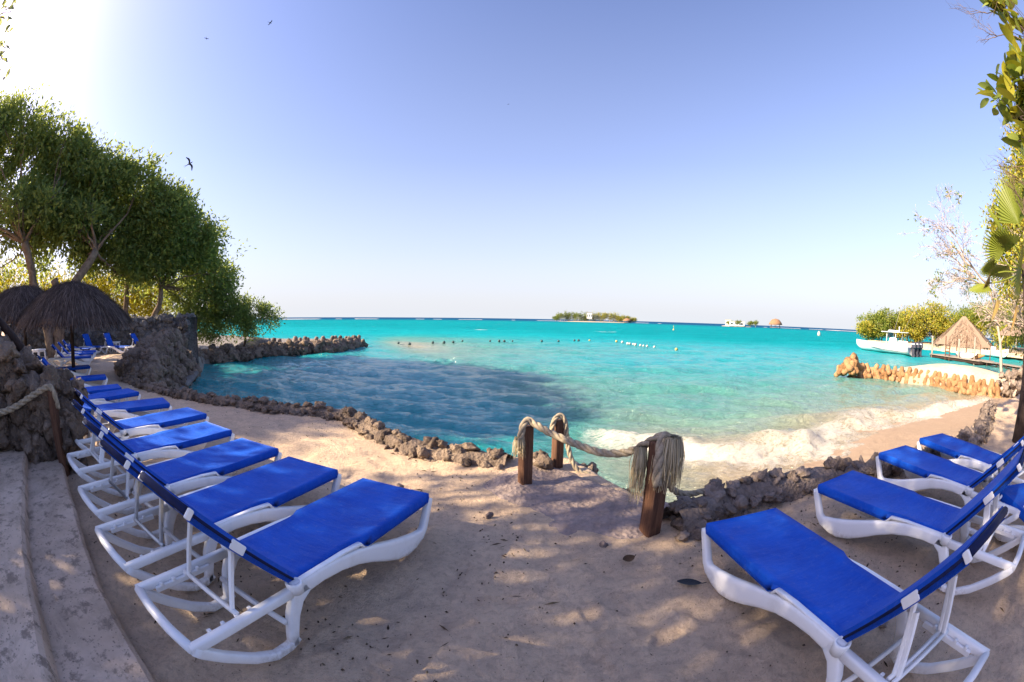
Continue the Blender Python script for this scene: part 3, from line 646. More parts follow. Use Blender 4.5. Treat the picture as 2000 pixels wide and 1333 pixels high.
def make_lounger():
    t = thing('sun_lounger', '', 'sun lounger')
    for y0 in (-LW/2, LW/2): link('side_frame', side_mesh(y0), t)
    mb = MB(); mb.tube([(.03, -LW/2, .3), (.018, -.1, .3), (.018, .1, .3), (.03, LW/2, .3)], .026, 10); mb.obj('cross_bar', M['plastic'], t)
    mb = MB(); mb.tube([(1.9, -LW/2, .285), (1.905, 0, .283), (1.9, LW/2, .285)], .024, 10); mb.obj('cross_bar', M['plastic'], t)
    mb = MB(); mb.tube([(.545, -LW/2, .16), (.545, LW/2, .16)], .016, 8); mb.obj('cross_bar', M['plastic'], t)
    for y0 in (-1, 1):
        mb = MB(); mb.box((.3, y0*(LW/2-.035), .285), (.36, .018, .03), None, .004)
        for q in (.16, .24, .32, .4): mb.box((q, y0*(LW/2-.04), .305), (.02, .02, .02), None, .003)
        mb.obj('ratchet_rail', M['plastic'], t)
    vs, fs = sling_grid(22, 13, seat_fn, .006); mb = MB(); mb.add(vs, fs); mb.obj('seat_sling', M['sling'], t)
    b = bpy.data.objects.new('backrest', None)
    BW = LW/2-.03
    def back_fn(u, v):
        vv = min(1, max(0, (v*12-1)/10)); e = abs(vv-.5)*2; yy = (vv-.5)*2*(BW+.014+(.004 if v in (0, 1) else 0)); z_ = .03-.02*math.sin(math.pi*u)*(1-e**2.5)
        if v in (0, 1): z_ -= .05
        return -.68*u+.01, yy, z_
    vs, fs = sling_grid(16, 13, back_fn, .006); mb = MB(); mb.add(vs, fs); bo = mb.obj('backrest', M['sling'], t); bo.location = (.69, 0, .318); bo.rotation_euler = (0, .75, 0)
    mb = MB(); mb.box((-.335, 0, -.004), (.64, 2*BW-.03, .02), None, .006); mb.obj('backing', M['backing'], bo)
    mb = MB()
    for y0 in (-BW, BW): mb.tube([(0.03, y0, .0), (-.37, y0, .004), (-.68, y0, .004)], .019, 8)
    mb.tube([(-.675, -BW, .004), (-.69, 0, .004), (-.675, BW, .004)], .019, 8); mb.obj('back_frame', M['backing'], bo)
    for y0 in (-1, 1):
        for xx in (-.40, -.67):
            mb = MB(); mb.box((xx, y0*(BW+.014), .0), (.085 if xx > -.5 else .03, .014, .045), None, .004); mb.obj('clip', M['plastic'], bo)
    return t, bo
def stay_mesh(al):
    hx, hz = .69-.4*math.cos(al)+.02*math.sin(al), .318+.4*math.sin(al)-.03; mb = MB(); bx_ = hx-.10
    for y0 in (-.18, .18): mb.tube([(hx, y0, hz), (bx_, y0*1.05, .315)], [.017, .014], 6, flat=.7, smooth=False)
    mb.tube([(bx_, -.225, .315), (bx_, .225, .315)], .014, 6); return mb.mesh('prop_stay', M['plastic'])
proto, proto_back = make_lounger()
STAYS = {}
def lounger(i, x, y, a, al, label, group, z=0.0):
    if i == 0: t = proto
    else: t = copy_tree(proto)
    t.location = (x, y, z+.012); t.rotation_euler = (0, 0, a); tag(t, label, 'sun lounger', group)
    for ch in t.children:
        if ch.name.startswith('backrest'): ch.rotation_euler = (0, al, 0)
    if al > .2:
        k = round(al, 1)
        if k not in STAYS: STAYS[k] = stay_mesh(k)
        link('prop_stay', STAYS[k], t)
GL, GR, GF = 'blue sun loungers in the left row', 'blue sun loungers on the right', 'blue sun loungers by the far stone wall'
LOUNGE = [
 (-1.385, .815, 1.246, .84, 'nearest blue sling lounger of the left row, at the front beside the steps', GL),
 (-2.078, 1.063, 1.285, .8, 'second blue sling lounger from the front of the left row, shiny scuffed seat', GL),
 (-2.771, 1.357, 1.303, .76, 'third blue sling lounger from the front of the left row, pale smear near its backrest', GL),
 (-3.634, 1.714, 1.273, .74, 'fourth blue sling lounger from the front of the left row, beside the wooden post foot', GL),
 (-4.458, 2.201, 1.256, .68, 'fifth blue sling lounger from the front of the left row, behind the round white table', GL),
 (-5.75, 2.62, 1.05, .27, 'blue sling lounger with its backrest nearly flat behind the round white table', GL),
 (-6.544, 2.72, 1.33, .12, 'front one of two blue loungers set close together before the square white table, laid flat', GL),
 (-7.604, 3.0, 1.12, .3, 'rear one of two blue loungers set close together, next to the square white table', GL),
 (-9.301, 3.741, 1.069, .728, 'shaded blue lounger just in front of the thatched umbrella pole, backrest raised', GL),
 (-11.541, 4.582, 1.163, .55, 'dark shaded blue lounger directly under the thatched umbrella beside its pole', GL),
 (-14.738, 6.562, 1.015, .72, 'blue lounger just beyond the umbrella pole, nearest of the far left trio', GF),
 (-16.099, 7.523, 1.034, .721, 'middle blue lounger of the far left trio beyond the umbrella pole', GF),
 (-17.0, 8.2, 1.046, .79, 'farthest blue lounger of the far left trio beyond the umbrella pole', GF),
 (-19.6, 9.9, .5, .25, 'low flat blue lounger half hidden behind the umbrella pole near the stone wall', GF),
 (-20.0, 11.249, .238, .98, 'leftmost upright blue lounger against the far stone wall', GF),
 (-18.55, 11.8, .298, 1.05, 'middle upright blue lounger against the far stone wall, left of a small white table', GF),
 (-16.7, 12.3, .44, .95, 'rightmost blue lounger at the far stone wall, between two small white tables', GF),
 (1.545, .134, 1.65, .95, 'nearest blue sling lounger on the right, running out of the bottom edge', GR),
 (2.89, .455, 1.775, .86, 'second blue sling lounger on the right, white frame in full view beside the edging', GR),
 (3.75, .71, 1.59, .75, 'third blue sling lounger on the right, foot end close to the rock edging', GR),
 (4.5, .78, 1.46, .7, 'farthest blue sling lounger on the right, partly hidden behind the third', GR),
 (3.02, -.62, 1.05, .6, 'lounger cut off by the right edge, its white leg showing behind the second right lounger', GR),
]
for i, (x_, y_, a_, al_, lb, g) in enumerate(LOUNGE): lounger(i, x_, y_, a_, al_, lb, g)

# ------------------------------------------------------------------ white side tables
def square_table():
    t = thing('side_table', '', 'side table'); mb = MB(); mb.box((0, 0, .42), (.44, .44, .035), None, .012); mb.box((0, 0, .385), (.38, .38, .05), None, .01); mb.obj('tabletop', M['plastic'], t)
    for sx in (-1, 1):
        for sy in (-1, 1): mb = MB(); mb.tube([(sx*.17, sy*.17, .38), (sx*.2, sy*.2, 0)], [.032, .026], 6, smooth=False); mb.obj('leg', M['plastic'], t)
    return t
def round_table():
    t = thing('side_table', '', 'side table'); mb = MB(); mb.lathe([(.02, .44), (.2, .445), (.235, .435), (.245, .42), (.24, .33), (.225, .33), (.22, .41)], 24); mb.obj('tabletop', M['plastic'], t)
    for k in range(4):
        a_ = k*math.pi/2+.5; mb = MB(); mb.tube([(.21*math.cos(a_), .21*math.sin(a_), .34), (.225*math.cos(a_), .225*math.sin(a_), 0)], [.06, .05], 8, flat=.45); mb.obj('leg', M['plastic'], t)
    return t
sq = square_table(); GT = 'small white plastic side tables'
for i, (x_, y_, rz, s, lb) in enumerate([(-7.9, 3.72, .3, 1, 'square white side table between the paired loungers and the umbrella'), (-10.75, 4.55, .5, 1, 'square white side table in the umbrella shade by the dark lounger'),
    (-16.9, 7.0, .3, 1.25, 'tall white side table at the far left beside the trio of loungers'), (-18.5, 12.7, .4, 1.1, 'small white side table between the two middle loungers at the stone wall'), (-16.6, 13.4, .4, 1.15, 'small white side table standing rightmost against the far stone wall')]):
    t = sq if i == 0 else copy_tree(sq); t.location = (x_, y_, .01); t.rotation_euler.z = rz; t.scale = (s, s, s); tag(t, lb, 'side table', GT)
rt = round_table(); rt.location = (-4.92, 2.52, .01); tag(rt, 'round white plastic side table beside the dark wooden post', 'side table', GT)

# ------------------------------------------------------------------ rope posts and ropes
def post(x_, y_, z0, h_, w, tilt, label, rz=.3):
    t = link('wooden_post', None); mb = MB(); mb.box((0, 0, h_/2-.15), (w, w*.92, h_+.3), None, .01); me = mb.mesh('wooden_post', M['post'])
    bpy.data.objects.remove(t); o = link('wooden_post', me, None, (x_, y_, z0), (tilt[0], tilt[1], rz)); return tag(o, label, 'post', 'wooden rope posts')
post(.135, 3.58, 0, .56, .105, (0, 0), 'reddish wooden post with frayed rope end, left of the rock ramp', .5)
post(.475, 4.1, -.03, .52, .1, (0, 0), 'sunlit wooden post standing just seaward of the ramp gap', .45)
post(.99, 2.58, 0, .70, .125, (0, 0), 'dark wooden post capped with a thick frayed rope tassel, right of the ramp', .35)
post(-4.36, 1.95, 0, .84, .1, (0, 0), 'dark wooden post at the left edge beside the concrete steps', .4)
def strand_rope(parent, path, r_rope, twist=14.0, n=6, fine=5, name='strand'):
    P = smooth_path(path, 14); L = 0; cum = [0]
    for a_, b_ in zip(P[:-1], P[1:]): L += (b_-a_).length; cum.append(L)
    m = max(12, int(L/ (r_rope*.55))); pts = []
    for i in range(m+1):
        s = L*i/m; j = max(0, min(len(P)-2, next((q-1 for q, c_ in enumerate(cum) if c_ >= s), 0))); f = (s-cum[j])/max(1e-6, cum[j+1]-cum[j]); pts.append(P[j].lerp(P[j+1], f))
    for k in range(3):
        Q = []; nrm = Vector((0, 0, 1))
        for i, p in enumerate(pts):
            t_ = (pts[min(i+1, m)]-pts[max(i-1, 0)]).normalized(); nrm = (nrm-t_*nrm.dot(t_)); nrm = nrm.normalized() if nrm.length > 1e-4 else t_.orthogonal().normalized(); bi = t_.cross(nrm)
            a_ = 2*math.pi*(k/3)+L*i/m/(r_rope*1.35); Q.append(p+(nrm*math.cos(a_)+bi*math.sin(a_))*r_rope*.5)
        mb = MB(); mb.tube(Q, [r_rope*.56*random.uniform(.93, 1.07) for _ in Q], n); mb.obj(name, M['rope'], parent)
def tassel(parent, c, spread, length, n, down=Vector((0, 0, -1)), start=.03):
    mb = MB(); c = Vector(c)
    for i in range(n):
        a_ = random.uniform(0, 6.28); u = Vector((math.cos(a_), math.sin(a_), 0)); q = c+u*random.uniform(0, start); L = length*random.uniform(.6, 1.1); o = u*spread*random.uniform(.4, 1.2)
        p1 = q+o*.5+Vector((0, 0, .02)); p2 = q+o*.95+down*L*.4+u*random.uniform(-.01, .01); p3 = q+o+down*L+Vector((random.gauss(0, .012), random.gauss(0, .012), 0))
        mb.tube([q, p1, p2, p3], [.0028, .003, .0026, .0012], 4, caps=False)
    mb.obj('frayed_end', M['fray'], parent)
r1 = thing('rope', 'thick twisted rope swagged between the left and right ramp posts', 'rope', (0, 0, 0), 0, 'twisted ropes on the posts')
strand_rope(r1, [(.095, 3.50, .38), (.092, 3.50, .52), (.135, 3.555, .615), (.2, 3.54, .59), (.32, 3.4, .55), (.5, 3.2, .515), (.68, 2.99, .50), (.83, 2.79, .565), (.92, 2.65, .67), (.99, 2.575, .73), (1.03, 2.53, .68), (1.03, 2.50, .56)], .031)
tassel(r1, (.075, 3.49, .46), .03, .17, 80)
r2 = thing('rope', 'heavy frayed rope knot draped over the right ramp post', 'rope', (0, 0, 0), 0, 'twisted ropes on the posts')
strand_rope(r2, [(.955, 2.475, .42), (.95, 2.48, .52), (.96, 2.5, .66), (1.0, 2.565, .74), (1.07, 2.60, .68), (1.09, 2.62, .56)], .036)
tassel(r2, (1.045, 2.53, .72), .06, .33, 300, start=.045)
tassel(r2, (.87, 2.63, .63), .035, .36, 150, start=.025)
r3 = thing('rope', 'darker rope looped over the seaward post with its end hanging to the sand', 'rope', (0, 0, 0), 0, 'twisted ropes on the posts')
strand_rope(r3, [(.40, 4.02, .40), (.42, 4.04, .49), (.475, 4.08, .54), (.53, 4.07, .49), (.56, 4.05, .3), (.6, 4.0, .12), (.68, 3.93, .0), (.78, 3.88, -.02), (.84, 3.84, -.1)], .026)
r4 = thing('rope', 'frayed rope trailing from the tasselled post onto the right rock edging', 'rope', (0, 0, 0), 0, 'twisted ropes on the posts')
strand_rope(r4, [(1.07, 2.62, .5), (1.12, 2.69, .36), (1.2, 2.74, .26), (1.32, 2.78, .2), (1.46, 2.81, .19), (1.6, 2.86, .19)], .026)
r5 = thing('rope', 'pale rope running from the dark post at the left edge out of the picture', 'rope', (0, 0, 0), 0, 'twisted ropes on the posts')
strand_rope(r5, [(-4.33, 2.0, .66), (-4.31, 1.96, .8), (-4.37, 1.92, .875), (-4.5, 1.74, .81), (-4.66, 1.45, .7), (-4.78, 1.15, .67), (-4.9, .7, .7)], .034)

# ------------------------------------------------------------------ thatched umbrellas
def thatch_mesh(name, Rr, zb, zt, n, mt, seed, L=.32, wdt=.02, prof=1.85, square=False):
    g = np.random.default_rng(seed); a = g.uniform(0, 2*np.pi, n); t = np.sqrt(g.uniform(.0, 1.0, n))
    rr = t*Rr*(1+.03*np.sin(a*9)); zz = zt-(zt-zb)*t**prof+g.normal(0, .02, n)
    slope = -(zt-zb)*prof*np.maximum(t, .05)**(prof-1)/Rr
    da = g.normal(0, .22, n); dx = np.cos(a+da); dy = np.sin(a+da); dz = slope+g.normal(0, .12, n)-.06; k = np.sqrt(dx*dx+dy*dy+dz*dz); L_ = L*g.uniform(.6, 1.3, n)/k
    p0 = np.stack([rr*np.cos(a), rr*np.sin(a), zz], 1); dd = np.stack([dx*L_, dy*L_, dz*L_], 1); sag = np.zeros((n, 3)); sag[:, 2] = -.12*L*(t**3)*g.uniform(.3, 1.6, n)
    w = np.stack([-np.sin(a), np.cos(a), np.zeros(n)], 1)*(wdt*g.uniform(.4, 1.2, n)/2)[:, None]; lift = np.array([0, 0, .012])
    V = np.stack([p0-w, p0+w, p0+dd*.6+w*.9+sag*.3+lift, p0+dd*.6-w*.9+sag*.3+lift, p0+dd+w*.2+sag, p0+dd-w*.2+sag], 1).reshape(-1, 3)
    b = np.arange(n)[:, None]*6; F = np.concatenate([b+np.array([0, 1, 2, 3]), b+np.array([3, 2, 4, 5])], 1).reshape(-1, 4)
    return np_mesh(name, V, F, mt, False)
def umbrella(loc, Rr, zb, zt, label, lean=(0, 0), n=9000):
    t = thing('thatched_umbrella', label, 'umbrella', loc, 0, 'thatched beach umbrellas')
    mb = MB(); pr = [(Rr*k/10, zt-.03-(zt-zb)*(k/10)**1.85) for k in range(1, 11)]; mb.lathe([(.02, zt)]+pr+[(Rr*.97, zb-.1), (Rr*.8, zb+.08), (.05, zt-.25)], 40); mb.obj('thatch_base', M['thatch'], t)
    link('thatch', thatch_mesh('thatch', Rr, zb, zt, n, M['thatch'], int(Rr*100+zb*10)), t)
    mb = MB(); mb.tube([(lean[0], lean[1], -.2), (0, 0, zt-.1)], [.065, .055], 10); mb.obj('pole', M['darkwood'], t)
    for k in range(8):
        a_ = k*math.pi/4; mb = MB(); mb.tube([(.05*math.cos(a_), .05*math.sin(a_), zt-.2), (Rr*.92*math.cos(a_), Rr*.92*math.sin(a_), zb+.0)], .022, 6); mb.obj('rafter', M['darkwood'], t)
    return t
umbrella((-10.95, 5.8, 0), 1.98, 1.5, 2.5, 'domed dark thatched umbrella on a pole over the left loungers')
umbrella((-13.4, 4.9, 0), 2.2, 1.6, 2.55, 'second thatched umbrella at the left edge behind the domed one', (.2, .1), 8000)

# ------------------------------------------------------------------ trees
def leaf_cloud(lobes, n, size, seed, per=12, spread=.33, up=.5, wid=.45, gap=.0):
    g = np.random.default_rng(seed); lobes = np.array(lobes, float); vol = np.cbrt(lobes[:, 3]*lobes[:, 4]*lobes[:, 5])**2.2; pr = vol/vol.sum()
    nc = max(1, n//per); li = g.choice(len(lobes), nc, p=pr); dv = g.normal(size=(nc, 3)); dv /= np.linalg.norm(dv, axis=1)[:, None]
    rad = g.uniform(.25, 1, nc)**.42; cc = lobes[li, :3]+dv*lobes[li, 3:6]*rad[:, None]*(1+.2*g.normal(size=(nc, 1)))
    nz = vnoise(cc[:, 0]*1.2+cc[:, 2]*.9+seed, cc[:, 1]*1.2-cc[:, 2]*.8, seed); kp = nz > gap; cc, dv = cc[kp], dv[kp]
    C = np.repeat(cc, per, 0); n = len(C); D = np.repeat(dv, per, 0); P = C+g.normal(0, spread, (n, 3))*np.array([1, 1, .7])
    ax = D*.6+g.normal(0, .8, (n, 3))+np.array([0, 0, .15]); ax /= np.linalg.norm(ax, axis=1)[:, None]
    nn = g.normal(0, .6, (n, 3))+np.array([0, 0, up]); sd = np.cross(ax, nn); sd /= np.linalg.norm(sd, axis=1)[:, None]+1e-9
    s = size*g.uniform(.65, 1.3, n)[:, None]; up_ = np.cross(sd, ax)
    V = np.stack([P, P+ax*s*.5+sd*s*wid*.5+up_*s*.06, P+ax*s-up_*s*.08, P+ax*s*.5-sd*s*wid*.5+up_*s*.06], 1).reshape(-1, 3)
    return V, np.arange(n*4).reshape(-1, 4), cc
def limb(mb, a, b, r0, r1, bend=.15, n=7, sides=7):
    a, b = Vector(a), Vector(b); L = (b-a).length; o = Vector((random.gauss(0, 1), random.gauss(0, 1), random.uniform(-.2, 1)))*L*bend; pts = []
    for i in range(n+1):
        f = i/n; pts.append(a.lerp(b, f)+o*math.sin(math.pi*f)*.5+Vector((random.gauss(0, 1), random.gauss(0, 1), random.gauss(0, 1)))*L*.012*(0 < i < n))
    mb.tube(pts, [r0+(r1-r0)*(i/n)**.8 for i in range(n+1)], sides); return pts
def tree(name, label, base, fork, lobes, n, size, leafm, barkm, r0=.25, group=None, cat='tree', per=12, spread=.33, trunks=None, twigs=40, seed=1, gap=0.0, wid=.45):
    t = thing(name, label, cat, base, 0, group); o0 = Vector(base); random.seed(seed)
    V, F, cc = leaf_cloud([(l[0]-base[0], l[1]-base[1], l[2]-base[2], *l[3:]) for l in lobes], n, size, seed, per, spread, wid=wid, gap=gap)
    link('crown', np_mesh('crown', V, F, leafm, False), t)
    mb = MB()
    for fk in ([fork] if trunks is None else trunks):
        limb(mb, (0, 0, -.3), Vector(fk)-o0, r0, r0*.7, .12, 8, 9)
    forks = [fork] if trunks is None else trunks
    for l in lobes:
        fk = min(forks, key=lambda q: (Vector(q)-Vector(l[:3])).length); c = Vector(l[:3])-o0
        pts = limb(mb, Vector(fk)-o0, c, r0*.28, r0*.07, .22, 8, 6)
        for k in range(max(1, int(twigs/len(lobes)))):
            dv = Vector((random.gauss(0, 1), random.gauss(0, 1), random.gauss(.2, .8))).normalized(); e = c+Vector((dv.x*l[3], dv.y*l[4], dv.z*l[5]))*random.uniform(.6, 1.05)
            limb(mb, random.choice(pts[4:]), e, r0*.13, .012, .2, 5, 4)
    mb.obj('trunk', barkm, t); return t
GB = 'trees of the dark grove on the left'
tree('almond_tree', 'largest dark evergreen tree with a wide leaning crown on the left, golden trunk', (-18.4, 8.6, .1), (-19.2, 8.9, 3.3),
     [(-25.3, 5.9, 10.8, 2.4, 2.4, 2.2), (-23.2, 9.3, 9.7, 2.1, 2.1, 1.9), (-21.3, 12.1, 8.3, 1.9, 1.9, 1.7), (-19.4, 14.4, 6.9, 1.8, 1.8, 1.6), (-25.4, 5.5, 7.9, 2.3, 2.4, 1.8), (-23.6, 8.1, 8.0, 1.8, 1.9, 1.6), (-22.0, 10.8, 7.2, 1.8, 1.8, 1.5), (-26.6, 4.6, 11.4, 2.4, 2.3, 2.1), (-20.3, 12.9, 6.0, 1.6, 1.6, 1.2), (-26.8, 2.6, 9.8, 2.9, 2.8, 2.4), (-23.8, 7.6, 5.9, 1.5, 1.5, .8), (-24.5, 5.0, 5.6, 1.7, 1.9, .9), (-20.5, 10.8, 5.4, 1.3, 1.2, .8), (-27.5, 2.0, 6.6, 2.2, 2.4, 1.4), (-24.3, 7.6, 10.5, 2.0, 2.0, 1.8), (-22.3, 10.8, 9.3, 1.9, 1.9, 1.7), (-20.4, 13.3, 7.8, 1.8, 1.8, 1.6), (-24.3, 4.2, 7.2, 1.8, 1.9, 1.3), (-22.6, 7.8, 7.0, 1.8, 1.8, 1.3), (-21.0, 11.0, 6.4, 1.6, 1.6, 1.2), (-22.4, 6.0, 5.2, 1.3, 1.3, .7), (-24.9, 4.6, 9.6, 2.0, 2.0, 1.6), (-24.4, 3.2, 4.9, 1.6, 1.6, .8), (-21.4, 8.8, 5.6, 1.4, 1.4, .8), (-20.9, 11.8, 4.4, 1.2, 1.2, .8), (-23.3, 9.2, 4.2, 1.2, 1.2, .8), (-20.6, 8.0, 6.6, 1.3, 1.3, .9), (-19.6, 10.6, 6.0, 1.2, 1.2, .9), (-20.5, 6.4, 6.5, 1.3, 1.2, .9), (-24.4, 7.0, 6.0, 1.5, 1.5, 1.1), (-19.6, 14.2, 8.4, 1.6, 1.6, 1.4), (-21.0, 12.4, 9.0, 1.6, 1.6, 1.4), (-23.0, 9.8, 10.4, 1.6, 1.6, 1.4), (-22.6, 9.6, 7.2, 1.4, 1.4, 1.1), (-19.6, 14.2, 3.6, 1.1, 1.1, .8), (-20.7, 12.6, 5.0, 1.2, 1.2, .9), (-22.6, 9.8, 6.0, 1.4, 1.4, 1.0), (-25.0, 6.6, 4.2, 1.4, 1.5, .8)],
     150000, .29, M['leafdark'], M['bark'], .3, GB, trunks=[(-19.2, 8.9, 3.3), (-20.4, 7.2, 4.9), (-18.6, 11.2, 4.6)], twigs=130, seed=3, spread=.34, gap=.44)
tree('almond_tree', 'second dark evergreen tree with a forked trunk rising behind the stone wall', (-20.0, 15.4, .2), (-20.0, 15.2, 2.1),
     [(-18.4, 16.4, 6.5, 1.9, 1.8, 1.6), (-18.8, 16.7, 5.3, 1.8, 1.8, 1.3), (-18.2, 18.9, 5.3, 1.7, 1.6, 1.4), (-20.1, 14.9, 5.3, 1.5, 1.5, 1.1), (-18.9, 20.7, 3.9, 1.7, 1.6, 1.3), (-19.2, 19.0, 3.1, 1.5, 1.4, .9), (-19.7, 17.0, 4.0, 1.4, 1.4, 1.0), (-18.7, 22.0, 4.0, 1.3, 1.3, 1.0), (-18.6, 21.4, 2.4, 1.3, 1.2, .9), (-19.8, 13.6, 4.5, 1.1, 1.0, .8), (-19.5, 20.0, 1.8, 1.1, 1.1, .8), (-18.9, 15.4, 7.0, 1.7, 1.7, 1.5), (-18.1, 17.8, 6.1, 1.6, 1.6, 1.4), (-19.4, 15.2, 4.4, 1.4, 1.4, .9), (-18.4, 21.6, 3.2, 1.2, 1.2, .9), (-18.3, 22.2, 1.6, 1.0, 1.0, .8), (-18.4, 16.0, 7.4, 1.5, 1.5, 1.3), (-19.0, 15.6, 6.0, 1.5, 1.5, 1.3), (-18.2, 18.0, 6.6, 1.4, 1.4, 1.2), (-18.1, 20.7, 5.6, 1.3, 1.3, 1.1)],
     80000, .26, M['leafdark'], M['bark'], .22, GB, trunks=[(-20.15, 14.8, 3.6), (-18.9, 16.6, 3.2)], twigs=120, seed=5, spread=.32, gap=.44)
tree('shore_bush', 'rounded green sea shrub standing on the left breakwater', (-17.6, 23.2, -.6), (-17.3, 23.3, .6),
     [(-16.9, 23.6, 2.0, 1.1, 1.0, .9), (-17.8, 22.3, 1.8, 1.1, 1.1, 1.0), (-18.5, 21.0, 1.2, 1.2, 1.1, 1.1), (-16.0, 24.2, 1.5, .8, .8, .8), (-17.5, 22.5, .9, 1.0, 1.0, .9), (-16.6, 23.8, .8, .9, .9, .7)],
     20000, .18, M['leafdark'], M['barkdark'], .1, GB, 'shrub', seed=8, spread=.22, twigs=60, gap=.34)
for lb, lobes, sd in (('glowing yellow backlit shrub behind the second thatched umbrella at far left', [(-30, 6.5, 3.2, 2.6, 2.6, 1.8), (-29, 9.8, 3.2, 2.4, 2.6, 1.6), (-33, 3, 3.0, 2.5, 2.5, 1.8), (-28, 13, 3.0, 2, 2.2, 1.5)], 12),
                      ('yellow-green backlit bush between the two dark trunks behind the stone wall', [(-25.5, 15.5, 3.0, 1.9, 1.9, 1.4), (-26, 18.6, 3.2, 2.0, 2.0, 1.6), (-26, 22, 2.6, 2, 2, 1.4)], 14)):
    tree('backlit_bush', lb, (lobes[1][0], lobes[1][1], .1), (lobes[1][0], lobes[1][1], 1.2), lobes, 9000, .26, M['leafyellow'], M['barkdark'], .08, 'backlit bushes behind the grove', 'bush', seed=sd, twigs=24)
# grove behind the camera on the left: it throws the shade over the terrace
GS = 'shade trees of the grove beside the terrace'
tree('shade_tree', 'shade tree reaching bare twigs into the upper left corner', (-10.4, -1.9, 0), (-10.4, -2.1, 3.4),
     [(-11.0, -3.2, 8.4, 3.0, 2.4, 2.4), (-10.4, -1.6, 6.6, 2.4, 1.9, 2.0), (-10.0, -4.2, 6.0, 2.4, 2.2, 2.2), (-9.5, -2.4, 4.2, 2.0, 1.8, 1.3), (-12.5, -2.0, 5.0, 2.2, 1.8, 1.8), (-10.6, .35, 5.1, 1.7, .75, 1.3)], 19000, .25, M['leafshade'], M['bark'], .28, GS, seed=21, twigs=60, spread=.36, gap=.17)
tree('shade_tree', 'tall shade tree added out of view beyond the left edge to shade the left sand', (-25.8, -.2, 0), (-25.8, .0, 3.6),  # unseen tree added so its crown shades the sand by the left edging
     [(-25.5, .5, 10.2, 2.2, 1.6, 1.9), (-25.4, .3, 7.2, 2.0, 1.6, 1.6), (-26, .9, 5.2, 2.0, 1.5, 1.3), (-27, -.2, 11, 2.2, 1.3, 1.2)], 12000, .27, M['leafdark'], M['bark'], .26, GS, seed=24, twigs=30, spread=.36, gap=.15)
mb = MB(); random.seed(5)
def twig(mb, a, d, L, r, lev):
    d = Vector(d).normalized(); b = a+d*L; pts = limb(mb, a, b, r, r*.45, .2, 5, 4)
    if lev > 0:
        for k in range(random.randint(3, 4)):
            q = random.choice(pts[1:]); nd = (d+Vector((random.gauss(0, .55), random.gauss(0, .55), random.gauss(0, .5)))).normalized(); twig(mb, q, nd, L*random.uniform(.45, .7), r*.5, lev-1)
for a_, d_ in (((-9.3, -.6, 7.0), (.2, .9, .05)), ((-9.3, -.5, 6.6), (.1, .9, -.1)), ((-9.2, -.7, 7.6), (.1, .8, .05))): twig(mb, Vector(a_), d_, 1.0, .03, 3)
o = mb.obj('bare_branch', M['barkdark'], None)
tag(o, 'bare dark twigs hanging in the top left corner', 'branch')

# right-hand vegetation
def bare_tree(name, label, base, h_, seed, mt, lean=(0, 0), lev=4, group=None, leaf=None, nl=0):
    random.seed(seed); t = thing(name, label, 'tree', base, 0, group); mb = MB(); tips = []
    def rec(a, d, L, r, k):
        d = d.normalized(); b = a+d*L; r = max(r, .011); pts = limb(mb, a, b, r, r*.6, .14, 5 if k > 1 else 3, 5 if k > 2 else 3); tips.append(b)
        if k <= 0: return
        for _ in range(random.randint(3, 4)):
            q = random.choice(pts[1:]); rec(q, d+Vector((random.gauss(0, .7), random.gauss(0, .7), random.gauss(.05, .45))), L*random.uniform(.5, .75), r*.55, k-1)
    rec(Vector((0, 0, -.3)), Vector((lean[0], lean[1], 1)), h_*.42, h_*.011, lev); mb.obj('branches', mt, t)
    if leaf:
        g = np.random.default_rng(seed); idx = g.choice(len(tips), min(nl, len(tips)), False)
        V, F, _ = leaf_cloud([(*tips[i], .3, .3, .25) for i in idx], nl*14, .2, seed, 7, .14); link('crown', np_mesh('crown', V, F, leaf, False), t)
    return t
GBARE = 'leafless trees on the right shore'
bare_tree('bare_tree', 'wide leafless pale tree with sparse leaf tufts left of the fan palm', (27.2, 9.6, -.8), 13.5, 31, M['barkgrey'], (-.15, .2), 6, GBARE, M['leafmid'], 70)
bare_tree('bare_tree', 'thin leafless twiggy tree against the sky at the upper right edge', (14.6, 2.4, -.3), 7.6, 33, M['barkgrey'], (-.2, .25), 5, GBARE)
tree('leafy_tree', 'bright yellow-green leafy tree at the right edge above the fan palm', (21.5, 4.6, -.6), (21.0, 4.8, 3.0), [(19.6, 6.2, 5.0, 1.2, 1.2, 1.0), (19.0, 5.9, 5.9, 1.3, 1.2, 1.1), (20.2, 6.4, 3.6, 1.1, 1.0, .7), (19.5, 5.2, 7.2, 1.2, 1.2, 1.0), (19.8, 4.4, 6.9, 1.6, 1.4, 1.2), (20.6, 4.6, 5.2, 1.6, 1.4, 1.2)], 15000, .2, M['leafsun'], M['barkgrey'], .14, 'leafy trees on the right', seed=41, spread=.26)
tree('leafy_tree', 'green leafy tree low at the right edge behind the driftwood', (30, 7.2, -.6), (29.6, 7.4, 1.6), [(28.5, 8.2, 2.4, 2.0, 1.8, 1.4), (31, 7.4, 3.4, 2.6, 2.2, 1.6), (30, 5.4, 2.4, 2.2, 2.0, 1.6)], 6000, .22, M['leafmid'], M['barkgrey'], .14, 'leafy trees on the right', seed=42, spread=.32)
tree('leafy_tree', 'lime green leafy branches at the right edge between the large leaves and the palm', (12.6, 2.2, 0), (12.2, 2.3, 3.2), [(11.5, 2.6, 4.5, .7, .6, .7), (11.5, 2.2, 5.3, .7, .6, .7), (11.6, 2.9, 3.7, .5, .5, .5), (11.9, 2.3, 6.0, .7, .6, .6)], 6500, .16, M['leafsun'], M['barkgrey'], .1, 'leafy trees on the right', seed=47, spread=.2, twigs=24, gap=.25)
